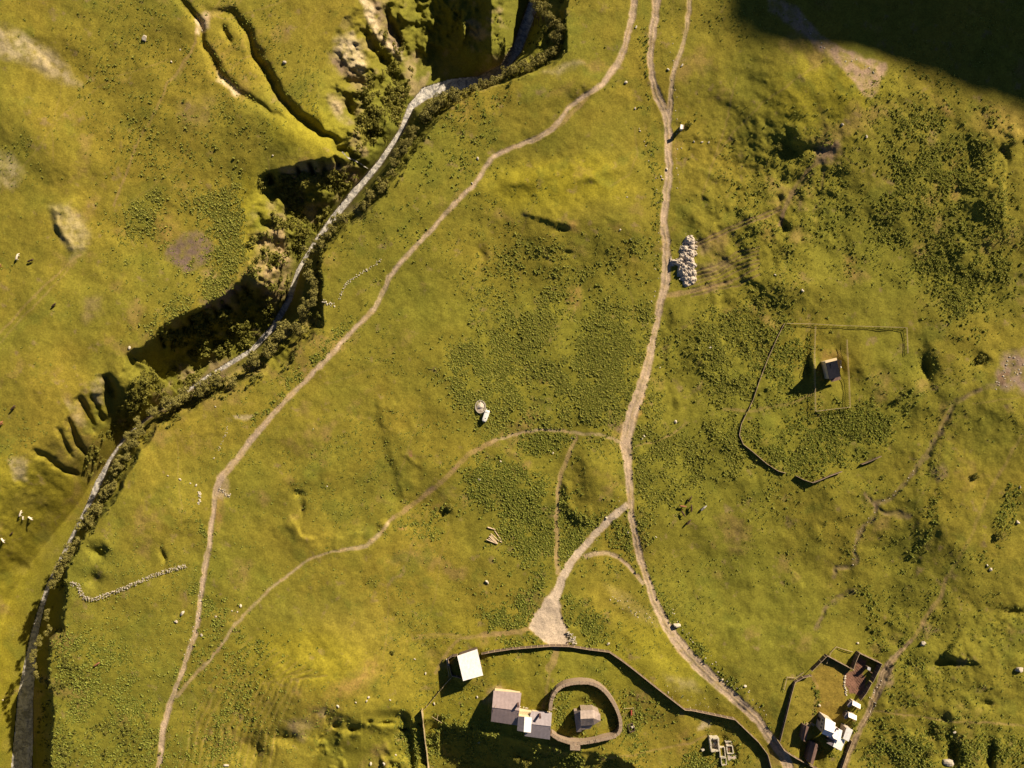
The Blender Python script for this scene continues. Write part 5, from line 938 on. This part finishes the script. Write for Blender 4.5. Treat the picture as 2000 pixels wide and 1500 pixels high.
# cottage in the fenced yard: sunlit roof slope painted pale, shaded slope near-black
zg = GZ(1625, 722)
h3 = house('cottage', 'cottage alone in the fenced yard, roof painted sunlit pale north and shaded black south', 'house', (1611.5, 704), (1634, 698.5), (1641.5, 735), (1620, 741.5), 4.2, 8.4, M_PLAS_SUN, M_PLAS_SUN, zg, .13, .3, M_DKROOF, None)
b = MB(); p = P(1640, 717, zg+4.2); b.tube((p.x, p.y, zg+3), (p.x, p.y, zg+5), .06); b.build('aerial_mast', M_WHITE, h3); b = MB(); b.tube((p.x, p.y, zg+4.8), (p.x+.15, p.y+.1, zg+4.95), .35, .35, 12); b.build('satellite_dish', M_WHITE, h3)
b = MB(); z = zg; Q = [P(u, v, z+2.6) for u, v in ((1621, 741), (1641, 735), (1642.5, 741), (1624, 746))]; slab(b, Q, .1)
b.build('porch_roof', M_RUST, h3)
# farm at the lower right
zg = GZ(1622, 1440)
fh = empty('farmhouse', (0, 0, 0)); T2 = zg+5.4
slabroof(fh, [(1612.5, 1402), (1632, 1412), (1629, 1432), (1610.5, 1424.5)], [T2, T2, T2+1.6, T2+1.6], M_TIN); slabroof(fh, [(1610.5, 1424.5), (1629, 1432), (1623, 1440), (1605, 1433)], [T2+1.6, T2+1.6, T2+.1, T2+.1], M_BLUE)
body(fh, [(1612.5, 1402), (1632, 1412), (1623, 1440), (1605, 1433)], zg-1.5, [T2]*4, M_CONC, .3)
z2 = zg+4.2; slabroof(fh, [(1630, 1419), (1645.5, 1427), (1641, 1448.5), (1628, 1442), (1624, 1433)], [z2, z2, z2+.5, z2+.5, z2+.3], M_TIN, 'roof'); slabroof(fh, [(1613, 1437), (1628, 1430.5), (1635, 1437), (1629.5, 1448)], [z2-.5, z2-.1, z2-.1, z2-.6], M_PINK2, 'roof')
body(fh, [(1615, 1437), (1630, 1419), (1645.5, 1427), (1639, 1449)], zg-1.5, [z2-.8]*4, M_CONC, .6)
z3 = zg+3.4; slabroof(fh, [(1635, 1437), (1651, 1446.5), (1643, 1466.5), (1626.5, 1458)], [z3+.5, z3+.2, z3, z3+.3], M_TIN); slabroof(fh, [(1614.5, 1451), (1629, 1449), (1626.5, 1458)], [z3-.1, z3+.2, z3], M_PINK2, 'roof'); body(fh, [(1616, 1450), (1650, 1446.5), (1643, 1466), (1626.5, 1458)], zg-1.5, [z3-.4]*4, M_CONC, .5)
fh['c'] = [P(1622, 1430, zg).x, P(1622, 1430, zg).y]; q4 = inset(None, [P(*p, T2) for p in ((1612.5, 1402), (1632, 1412), (1623, 1440), (1605, 1433))], .3)
for t in (.25, .5, .75): opening(fh, q4[3], q4[0], zg+3.8, t, .8, 1.0, M_DARK, 'window')
opening(fh, q4[3], q4[0], zg+1, .6, 1, 2, M_DARK, 'door'); opening(fh, q4[2], q4[3], zg+3.6, .5, .9, 1, M_DARK, 'window'); del fh['c']
b = MB(); p = P(1636, 1424, z2+.6); b.box((p.x, p.y, z2+.5), (.22, .22, .5)); b.build('chimney', M_CHIM, fh)
tag(fh, 'farmhouse of stepped white and lilac sheet-metal roofs beside the farm lane', 'house')
an = empty('farm_annex', (0, 0, 0)); z4 = zg+4.2; slabroof(an, [(1654, 1419.5), (1666, 1426), (1657.5, 1448.5), (1646.5, 1442.5)], [z4, z4+.5, z4+.5, z4], M_TIN); body(an, [(1653, 1421), (1666, 1426), (1657.5, 1448.5), (1646.5, 1442.5)], zg-1.5, [z4-.2]*4, M_CONC, .3)
b = MB(); p = P(1650, 1432, zg); b.box((p.x, p.y, zg+1), (.06, .5, 1), .4); b.build('door', M_DOOR, an); tag(an, 'long white-roofed annex between farmhouse and farm lane', 'shed')
def hut(name, label, Q, z, h, extra, m1, m2):
    zg_ = GZ(*z); o = empty(name, (0, 0, 0)); slabroof(o, Q, [zg_+h, zg_+h-.2, zg_+h+.5, zg_+h+.7], m1); body(o, Q, zg_-1, [zg_+h-.1]*4, M_CONC, .25)
    slabroof(o, extra, [zg_+h-.2]*2+[zg_+h-.6]*(len(extra)-2), m2, 'lean_to_roof'); body(o, extra, zg_-1, [zg_+h-.7]*len(extra), M_WOOD, .3, 'lean_to_wall')
    b = MB(); p = P(Q[3][0], Q[3][1]+1, zg_); q_ = P(Q[2][0], Q[2][1]+1, zg_); c_ = p.lerp(q_, .5); b.box((c_.x, c_.y, zg_+.9), (.4, .05, .9), math.atan2(q_.y-p.y, q_.x-p.x)); b.build('door', M_DOOR, o); return tag(o, label, 'hut')
hut('farm_hut', 'upper of the two small white-roofed huts beside the farm lane', [(1665.5, 1369), (1681, 1376), (1680.5, 1384.5), (1665, 1377)], (1670, 1380), 2.6, [(1661, 1369), (1665, 1369.5), (1664.5, 1378), (1657, 1382), (1655, 1377)], M_TIN, M_PINK2)
hut('farm_hut', 'lower of the two small white-roofed huts beside the farm lane', [(1657.5, 1391.5), (1673.5, 1398), (1673, 1407), (1657.5, 1400.5)], (1663, 1402), 2.6, [(1653, 1392), (1657, 1392), (1657, 1401), (1650, 1405), (1649, 1400)], M_TIN, M_PINK2)
zs_ = GZ(1572, 1430)
house('long_shed', 'long brown rusty-roofed shed, upper left of the pair by the hay meadow', 'shed', (1569.5, 1415), (1565, 1445), (1573.5, 1449), (1580.5, 1420), 2.4, 3.0, M_RUST, M_WOOD, zs_, .5, .2, None, None, None, 1)
house('long_shed', 'long brown rusty-roofed shed at the bottom edge, lower of the pair', 'shed', (1584, 1448), (1574.5, 1486), (1588, 1494), (1599, 1455), 2.8, 4.4, M_RUST, M_WOOD, GZ(1585, 1470), .6, .2, M_RUST, None, None, 1)
for (u, v, w_, h_, rt, lab) in [(1577, 1414, .9, .35, -.5, 'pale plank stack at the upper end of the brown shed'), (1585.5, 1413, .8, .35, -.6, 'second pale plank stack right of the brown shed end')]:
    o = empty('plank_stack', G(u, v), rt); 
    for i in range(4): b = MB(); b.box((0, (i-1.5)*.22, .35+.12*(i % 2)), (w_, .1, .3)); b.build('plank', M_POST, o)
    tag(o, lab, 'planks')
gh = empty('garden_hut', (0, 0, 0)); z = GZ(1697, 1306); Q = [(1695, 1302.5), (1700.5, 1304.5), (1700, 1310), (1694, 1308)]; slabroof(gh, Q, [z+2.3, z+2.3, z+2.0, z+2.0], M_TIN); body(gh, Q, z-.3, [z+2.0]*4, M_WOOD, .1); b = MB(); p = P(1698, 1310.5, z); b.box((p.x, p.y, z+.9), (.35, .05, .85), -.3); b.build('door', M_DOOR, gh); tag(gh, 'tiny white-roofed hut in the corner of the walled garden', 'hut')
# roadside shrine
z = GZ(1331, 248); sh = empty('roadside_shrine', (0, 0, 0)); Q = [(1329.3, 243), (1333.3, 243.5), (1332.8, 252), (1328.8, 251.3)]; slabroof(sh, Q, [z+2.9, z+2.5, z+2.5, z+2.9], M_WHITE); slabroof(sh, [(1333.3, 243.5), (1336, 244), (1335.5, 252), (1332.8, 252)], [z+2.5, z+1.9, z+1.9, z+2.5], M_SLATE); body(sh, [(1329.3, 243), (1336, 244), (1335.5, 252), (1328.8, 251.3)], z-.3, [z+2.1]*4, M_WHITE, .3); b = MB(); p = P(1328.5, 247, z); b.box((p.x, p.y, z+.9), (.05, .3, .8)); b.build('door', M_DOOR, sh); tag(sh, 'small white roadside shrine with a long shadow right of the upper dirt road', 'shrine')

# ruins: roofless rectangles of low wall
def ruin(name, label, quad, h, th=.45, floor=M_CONC, rubble=True, seed=0, open_=None):
    z = GZ(sum(p[0] for p in quad)/4, sum(p[1] for p in quad)/4); o = empty(name, (0, 0, 0)); W3 = [P(p[0], p[1], z+h) for p in quad]; r = random.Random(seed)
    for k in range(4):
        if open_ == k: continue
        a, b_ = W3[k], W3[(k+1) % 4]; d = (b_-a).normalized(); L = (b_-a).length; m_ = (a+b_)/2; b = MB(); n = max(2, int(L/1.0))
        for i in range(n): c_ = a.lerp(b_, (i+.5)/n); hh = h+r.uniform(-.18, .12); b.box((c_.x, c_.y, z+hh/2-.3), (L/n/2*.998+(th/2 if i in (0, n-1) else 0)*0, th/2+r.uniform(-.04, .04), hh/2+.3), math.atan2(d.y, d.x))
        b.build('wall', M_CONC if not rubble else M_PALE, o)
    if floor:
        b = MB(); c_ = sum(W3, Vector())/4; b.prism([((p.x-c_.x)*.93+c_.x, (p.y-c_.y)*.93+c_.y) for p in W3], z-.3, z+.12); b.build('floor', floor, o)
    return tag(o, label, 'ruin')
ruin('roofless_ruin', 'tallest roofless ruin of the cluster, left one with white walls', [(1387, 1443), (1403, 1442), (1405, 1466), (1390, 1468)], 1.9, .55, M_CONC, True, 1)
ruin('foundation', 'narrow grass-filled stone foundation in the middle of the ruins', [(1405.5, 1460), (1415, 1459.5), (1417, 1478), (1407, 1479)], .6, .3, None, True, 2)
ruin('foundation', 'lowest stone foundation of the ruin cluster, at the bottom edge', [(1408.5, 1481), (1418, 1480.5), (1419, 1494), (1410, 1494.5)], .6, .3, None, True, 3)
ruin('foundation', 'right stone foundation with earth floor in the ruin cluster', [(1419.5, 1458), (1431, 1457.5), (1432, 1471.5), (1421, 1472.5)], .8, .35, M_SOIL, True, 4)
ruin('foundation', 'open stone foundation at the top of the ruin cluster', [(1417, 1450), (1428, 1448), (1430, 1456), (1419, 1457)], .7, .35, M_CONC, True, 5, 3)
o = empty('concrete_slab', (0, 0, 0)); z = GZ(1428, 1478); b = MB(); Q = [P(u, v, z) for u, v in ((1420, 1474), (1432, 1473), (1437, 1471), (1438, 1480), (1434, 1484), (1422, 1484.5))]; b.prism([(p.x, p.y) for p in Q], z-.3, z+.2); b.build('slab', M_CONC, o); tag(o, 'pale bare slab below the right foundation of the ruins', 'slab')
for (u, v, lab) in [(1372, 1463, 'white block left of the tallest ruin'), (1395, 1450, 'pale block inside the tallest ruin'), (1235, 1418, 'white crate on the dark pallet outside the round wall')]:
    p = G(u, v); o = empty('stone_block', p, .5); b = MB(); b.box((0, 0, .35), (.62, .42, .35)); b.box((.05, .02, .74), (.5, .34, .05)); b.build('block', M_PALE, o); tag(o, lab, 'block')
o = empty('timber_pen', G(1232, 1420), .35)
for x, y, lx, ly in ((-1.0, 0, .08, 1.5), (1.1, 0, .08, 1.5), (0, 1.5, 1.1, .08), (0, -1.5, 1.1, .08)): b = MB(); b.box((x, y, .4), (lx, ly, .4)); b.build('plank', M_WOOD, o)
tag(o, 'dark square timber pen just outside the round wall', 'pen')
o = empty('timber_rack', G(1226, 1388), 0)
for a_, c_ in (((-1.6, 1.2, .8), (2.2, 1.4, .8)), ((2.2, 1.4, .8), (2.3, -1.4, .8)), ((-1.6, 1.2, 0), (-1.6, 1.2, .8)), ((2.2, 1.4, 0), (2.2, 1.4, .8)), ((2.3, -1.4, 0), (2.3, -1.4, .8))): b = MB(); b.tube(a_, c_, .09, n=6); b.build('beam', M_POST, o)
b = MB(); b.box((1.4, -.6, .4), (.25, .9, .4)); b.build('tarp', M_RED, o); tag(o, 'L-shaped timber frame with a red tarp right of the round wall', 'frame')

# ------------------------------------------------------------------ fences
def boardfence(label, pts, h=1.7, th=.07, m=None, post=True, name='board_fence', gap=None, seed=0, cat='fence'):
    L = fine_line(pts, 5); root = wallrun(name, label, cat, pts, th, h, m or M_WOOD, None, rag=.07, seed=seed)
    if (m or M_WOOD) is M_WOOD:
        b = MB(); Q_ = []
        for (u, v) in L: zq = GZ(u, v); pq = P(u, v, zq+h); pq.z = zq+h+.1; Q_.append(pq)
        for k in range(len(Q_)-1): b.tube(Q_[k], Q_[k+1], .085, n=4, cap=False)
        b.build('cap_rail', M_TOP, root)
    # posts every ~2.4 m
    step = 12; n = 0; acc = step; pp = None; pm = None
    for (u, v) in fine_line(pts, 2.0):
        if pp is not None: acc += math.hypot(u-pp[0], v-pp[1])
        pp = (u, v)
        if acc >= step and n < 95:
            acc = 0; zq = GZ(u, v); p = P(u, v, zq+h); p.z = zq
            if pm is None: b = MB(); b.box((0, 0, (h+.15)/2-.25), (.08, .08, (h+.15)/2+.25)); o = b.build('post', M_POST, root); pm = o.data
            else: o = link('post', pm, root)
            o.location = p; n += 1
    return root
boardfence('long board fence with pale top running along the north side of the church yard', [(941, 1278), (960, 1274), (1000, 1268), (1040, 1265), (1078, 1262), (1112, 1263), (1150, 1269), (1190, 1274), (1215, 1291), (1240, 1310), (1290, 1350), (1338, 1387), (1352, 1388), (1390, 1396), (1436, 1406), (1460, 1429), (1482, 1450), (1500, 1474), (1512, 1520)], 1.9, .12, M_WOOD, seed=1)
boardfence('thin plank fence from the barn down to the corner post', [(881, 1325), (868, 1339), (850, 1361), (836, 1378), (823, 1391)], 1.3, .07, M_POST, seed=2)
boardfence('tall pale-topped plank fence on the edge of the bluff', [(823, 1390), (825, 1402), (827, 1425), (830, 1450), (833, 1470), (838, 1525)], 2.8, .12, M_POST, seed=3)
boardfence('dark plank fence of the small barn yard', [(893, 1281), (884, 1282), (875, 1287), (878, 1303), (882, 1320), (900, 1325)], 2.0, .1, M_WOOD, seed=4)
boardfence('curved fence around the left hay meadow of the farm', [(1524, 1448), (1531, 1420), (1538, 1392), (1546, 1358), (1553, 1333), (1569, 1324), (1586, 1320)], 1.5, .07, M_WOOD, seed=5)
boardfence('stone and board fence around the right hay meadow of the farm', [(1586, 1311), (1600, 1297), (1616, 1281), (1640, 1294), (1668, 1309)], 1.9, .09, M_WOOD, seed=6)
boardfence('dark high board fence around the walled garden', [(1667, 1307), (1672, 1292), (1679, 1276), (1700, 1286), (1723, 1297), (1714, 1315), (1705, 1333)], 2.3, .07, M_WOOD, seed=7)
boardfence('board fence between vegetable plot and farm lane', [(1703, 1334), (1692, 1354), (1681, 1368)], 1.9, .07, M_WOOD, seed=8)
boardfence('board fence along the road below the hay meadow', [(1519, 1446), (1525, 1455), (1532, 1466), (1542, 1473), (1553, 1480), (1572, 1490), (1600, 1505)], 1.6, .07, M_WOOD, seed=9)
boardfence('retaining fence along the left side of the farm lane', [(1664, 1448), (1655, 1470), (1645, 1500), (1638, 1520)], 1.6, .07, M_WOOD, seed=10)
boardfence('old low plank fence along the west side of the overgrown field', [(1532, 632), (1520, 655), (1500, 700), (1484, 742), (1472, 778), (1461, 803)], .5, .1, M_WOOD, seed=11)
boardfence('old plank fence curving round the south-west of the overgrown field', [(1458, 808), (1448, 828), (1444, 850), (1452, 868), (1470, 882), (1486, 896), (1498, 906), (1520, 920), (1535, 924)], .8, .1, M_WOOD, seed=12)
boardfence('short leaning fence piece at the south edge of the overgrown field', [(1556, 930), (1570, 937), (1588, 943), (1602, 938), (1620, 930), (1645, 921)], 1.2, .1, M_WOOD, seed=13)
boardfence('short detached fence piece right of the overgrown field', [(1684, 907), (1700, 901), (1722, 891)], 1.2, .1, M_WOOD, seed=14)
def picket(label, pts, h=1.5, sp=4.0, name='picket_fence'):
    root = empty(name, (0, 0, 0)); L = fine_line(pts, sp); b = MB(); r = random.Random(len(pts)); b2 = MB()
    for u, v in L: p = G(u, v); b.tube((p.x, p.y, p.z-.2), (p.x+r.uniform(-.06, .06), p.y+r.uniform(-.06, .06), p.z+h), .06, .05, 5)
    b.build('paling', M_POST, root)
    for zz in (.5, .92):
        for k in range(len(L)-1): a = G(*L[k]); c = G(*L[k+1]); a.z += h*zz; c.z += h*zz; b2.tube(a, c, .05 if zz < .9 else .09, n=4, cap=False)
    b2.build('rail', M_POST, root); return tag(root, label, 'fence')
picket('pale picket fence around the cottage yard', [(1590, 638), (1588, 690), (1589, 745), (1590, 803), (1622, 799), (1657, 795), (1655, 740), (1652, 690), (1651, 664)], 1.7, 3.6)
picket('thin wire and post fence running east above the cottage yard', [(1535, 632), (1588, 633), (1640, 636), (1700, 638), (1768, 640)], .9, 9)
picket('thin post fence going down from the east corner above the notch', [(1769, 640), (1770, 662), (1771, 690)], 1.0, 6)
picket('thin fence loop north-west of the hay meadow', [(1613, 1295), (1622, 1272), (1632, 1262), (1650, 1268), (1664, 1272)], .8, 6)
picket('thin fence line left of the hay meadow', [(1530, 1345), (1536, 1321), (1552, 1323), (1568, 1312)], .9, 5)
# mast with cross-bars, shrine cross, small frames
def polex(u, v, h, arms, label, name='pole'):
    p = G(u, v); root = empty(name, p); b = MB(); b.tube((0, 0, -.3), (0, 0, h), .09, .07, 7); b.build('mast', M_POST, root)
    for (an, L, zz) in arms: b = MB(); d = Vector((math.cos(an), math.sin(an), 0))*L; b.tube(Vector((0, 0, zz))-d, Vector((0, 0, zz))+d, .08, n=5); b.build('crossbar', M_POST, root)
    return tag(root, label, 'pole')
polex(855.5, 1396, 4.2, [(-.56, 2.3, 4.0)], 'tall wooden cross mast near the corner of the plank fence')
polex(1082, 1379, 2.2, [(-.25, 1.1, 2.1)], 'short wooden cross inside the round wall near the monastery')

# ------------------------------------------------------------------ logs, trailer, stone ring
for k, (a, b_, r_, lab) in enumerate([((952, 1029.5), (967, 1034), .26, 'short thick log lying apart above the log pile'), ((966, 1036.5), (979.5, 1055.5), .17, 'long thin log lying apart on the right of the pile'), ((950, 1053), (969, 1061), .22, 'lowest log of the fan, nearest its dark shadow'), ((954, 1050.5), (970, 1061.5), .18, 'second log from below in the fan'),
                                     ((955.5, 1046.5), (971.5, 1062), .25, 'thickest log in the middle of the fan'), ((958.5, 1045), (972.5, 1061), .18, 'fourth log from below in the fan'), ((958.5, 1041.5), (975, 1056.5), .17, 'topmost log of the fan'), ((976, 1056.5), (980.5, 1059), .2, 'short log stub at the right tip of the fan')]):
    p, q_ = G(*a), G(*b_); L = (q_-p).length; o = empty('log', (p+q_)/2); o.location.z += r_+.35*(2 <= k <= 6); d = (q_-p).normalized()
    b = MB(); n = 6; 
    for i in range(n):
        t0, t1 = -L/2+L*i/n, -L/2+L*(i+1)/n; b.tube(d*t0, d*t1, r_*(1-.04*i), r_*(1-.04*(i+1)), 9, i in (0, n-1))
    b.build('trunk', M_LOG, o, True); e = MB(); e.tube(d*(-L/2-.01), d*(-L/2-.03), r_*.8, n=9); e.build('cut_end', M_POST, o); tag(o, lab, 'log', 'logs on the meadow below the weeds')
o = empty('log', G(973, 1069), 0); b = MB(); b.tube((-1.0, -.9, .15), (1.0, 1.0, .15), .1, n=7); b.build('trunk', M_WOOD, o); tag(o, 'dark thin pole under the lower end of the log fan', 'log')
p = G(949, 812); tr = empty('trailer', p, math.atan2(-23, -8)+0)
# local +x points along the trailer towards its drawbar
b = MB(); prof_ = [(-2.3, .7, .0), (-2.25, .86, .3), (-1.9, .98, .55), (0, 1.02, .62), (1.5, .98, .55), (2.1, .8, .35), (2.35, .55, 0)]
rings = []
for x, w_, zt in prof_:
    rings.append([(x, -w_, .55), (x, -w_, 1.35), (x, -w_*.8, 1.6+zt*.5), (x, 0, 1.72+zt*.5), (x, w_*.8, 1.6+zt*.5), (x, w_, 1.35), (x, w_, .55)])
vs = [v for r_ in rings for v in r_]; n = 7; fs = [(k*n+i, k*n+i+1, (k+1)*n+i+1, (k+1)*n+i) for k in range(len(rings)-1) for i in range(n-1)]+[(k*n+n-1, k*n, (k+1)*n, (k+1)*n+n-1) for k in range(len(rings)-1)]+[tuple(range(n)), tuple(range(len(vs)-n, len(vs)))[::-1]]
b.add(vs, fs).build('body', M_WHITE, tr, False)
for y in (-.95, .95): w_ = MB().tube((-.2, y-.1*np.sign(y), .35), (-.2, y+.12*np.sign(y), .35), .35, n=14).build('wheel', M_DARK, tr); MB().tube((-.2, y+.12*np.sign(y), .35), (-.2, y+.15*np.sign(y), .35), .18, n=10).build('hub', M_WHITE, w_)
b = MB(); b.tube((2.2, -.35, .5), (3.1, 0, .5), .05, n=6); b.tube((2.2, .35, .5), (3.1, 0, .5), .05, n=6); b.build('drawbar', M_POST, tr); MB().box((.9, .2, 2.02), (.16, .16, .06)).build('roof_vent', M_DARK, tr)
MB().box((-1.4, 0, 2.0), (.03, .7, .03)).build('roof_rail', M_DARK, tr); b = MB(); b.tube((-2.2, -.5, 1), (-2.9, -.65, 1), .08, n=6); b.build('rear_arm', M_WHITE, tr); b = MB(); b.tube((-2.2, .5, 1), (-2.7, .6, 1), .08, n=6); b.build('rear_arm', M_WHITE, tr)
tag(tr, 'small white trailer with rounded ends beside the round stone heap in the weeds', 'trailer')
p = G(938.5, 794); sr = empty('stone_ring', p)
b = MB(); r = random.Random(3)
for i in range(26):
    a = i/26*2*math.pi; b.box((2.0*math.cos(a)*.95, 2.4*math.sin(a), .3), (.28, .2, .32+r.uniform(-.05, .05)), a+1.57)
b.build('edge_stones', M_ROCK, sr); n = 18; g_ = np.linspace(-1, 1, n); X_, Y_ = np.meshgrid(g_, g_); R_ = np.hypot(X_, Y_); zz = np.where(R_ < 1, .15+.9*np.clip(1-R_, 0, 1)**.7*(.6+.4*(Y_ > -.2))+np.random.default_rng(3).uniform(-.06, .06, R_.shape), -.1)
jq, iq = np.meshgrid(np.arange(n-1), np.arange(n-1), indexing='ij'); link('sand_fill', npmesh('sand_fill', np.stack([X_*1.75, Y_*2.2, zz], -1).reshape(-1, 3), np.stack([jq*n+iq, jq*n+iq+1, (jq+1)*n+iq+1, (jq+1)*n+iq], -1).reshape(-1, 4), M_GRAV), sr); tag(sr, 'round stone-edged heap of sand beside the white trailer', 'heap')
o = empty('timber_heap', G(876, 1303)); b = MB(); b.tube((-.7, 3.2, 1.3), (.4, -3.3, 1.3), .12, n=6); b.build('beam', M_POST, o); b = MB(); b.box((-.2, 2.2, .6), (.45, 1.3, .5), .2); b.build('crate', M_PALE, o); tag(o, 'pale beam and crates inside the small barn yard', 'timber')
# ------------------------------------------------------------------ cattle
def animal(name, hide, horse=False):
    root = empty(name, (0, 0, 0)); me = bpy.data.meshes.new('body')
    h = 1.35 if not horse else 1.5
    J = {'p': (-.75, 0, h*.86, .30), 'm': (-.1, 0, h*.80, .37), 's': (.62, 0, h*.84, .31), 'n': (.98, 0, h*(.98 if not horse else .9), .19), 'h': (1.3, 0, h*(.86 if not horse else .5), .15), 'z': (1.62, 0, h*(.66 if not horse else .22), .09)}
    names = list(J); vs = [J[k][:3] for k in names]; rad = [J[k][3] for k in names]; ed = [(0, 1), (1, 2), (2, 3), (3, 4), (4, 5)]
    def leg(root_i, x, y, back):
        i = len(vs); k1 = (x+(.12 if back else 0), y, h*.55); k2 = (x-(.10 if back else -.02), y, h*.30); k3 = (x, y, .03)
        vs.extend([k1, k2, k3]); rad.extend([.15, .075, .07]); ed.extend([(root_i, i), (i, i+1), (i+1, i+2)])
    leg(0, -.82, .22, True); leg(0, -.78, -.22, True); leg(2, .58, .20, False); leg(2, .66, -.20, False)
    i = len(vs); vs.extend([(-1.1, 0, h*.82), (-1.2, 0, h*.45)]); rad.extend([.05, .03]); ed.extend([(0, i), (i, i+1)])
    for s in (-1, 1): i = len(vs); vs.append((1.24, s*.26, h*(.93 if not horse else .62))); rad.append(.04); ed.append((4, i))
    me.from_pydata(vs, ed, []); me.materials.append(hide); o = link('body', me, root)
    md = o.modifiers.new('skin', 'SKIN'); md.use_smooth_shade = True
    for k, v in enumerate(me.skin_vertices[0].data): v.radius = (rad[k], rad[k]); v.use_root = (k == 0)
    o.modifiers.new('sub', 'SUBSURF').levels = 1; o.modifiers['sub'].render_levels = 2
    if not horse:
        b = MB(); 
        for s in (-1, 1): b.tube((1.2, s*.12, h*.95), (1.25, s*.3, h*1.1), .035, .01, 5)
        b.build('horns', M_HORN, root)
    return root
if True:
    AP_ = {}
    ANI = [('horse', 'W', 37, 503, 1.25, 1, 'white horse on the left plateau near the pale scar'), ('cow', 'B', 62, 510, .4, 1, 'dark brown cow right of the white horse'), ('cow', 'R', 1, 523, .9, 1, 'red-brown cow cut by the left edge, left of the white horse'), ('cow', 'B', 107, 597, .7, .9, 'dark brown cow beside the faint track on the left plateau'),
           ('cow', 'B', 28, 797, .75, 1, 'dark cow alone near the left edge'), ('cow', 'R', 3, 830, .8, 1.35, 'red and white cow at the left edge below the lone dark cow'), ('cow', 'W', 43, 1003, 1.2, 1, 'upper left white cow of the trio near the gorge'), ('cow', 'W', 61, 1010, -.6, 1.05, 'right white cow of the trio near the gorge'), ('calf', 'W', 47, 1011, 1.5, .7, 'small calf between the two white cows'),
           ('cow', 'W', 8, 1053, -.9, 1, 'white cow near the left edge below the trio'), ('calf', 'B', 24, 1042, .8, .7, 'dark calf right above the white cow at the left edge'), ('cow', 'R', 191, 1296, .6, 1, 'red-brown cow in the meadow right of the wide river'),
           ('cow', 'R', 1332, 988, -.1, 1, 'red cow with pale face, left of the herd by the road'), ('cow', 'B', 1333, 1002, -1.0, 1, 'brown cow below the red cow in the herd'), ('cow', 'B', 1349, 993, 1.55, 1.1, 'brown cow facing up in the middle of the herd'), ('cow', 'P', 1372, 992, .75, 1.15, 'black and white cow on the right of the herd'), ('cow', 'B', 1343, 1020, .9, 1, 'lowest brown cow of the herd'), ('cow', 'B', 1346, 975, 1.1, 1, 'topmost dark cow of the herd, beside the weeds')]
    H_ = {'W': M_COWW, 'B': M_COWB, 'R': M_COWR, 'P': M_COWBW}
    for nm, hd, u, v, an, sc, lab in ANI:
        key = (nm == 'horse', hd)
        if key not in AP_: o = animal(nm, H_[hd], nm == 'horse'); AP_[key] = o; o.location = G(u, v); o.rotation_euler = (0, 0, an); o.scale = (sc, sc, sc)
        else: o = dup(AP_[key], G(u, v), an, sc)
        o.name = nm; tag(o, lab, 'horse' if nm == 'horse' else 'cow', None if nm == 'horse' else 'cattle grazing on the meadow')
bpy.context.view_layer.update()
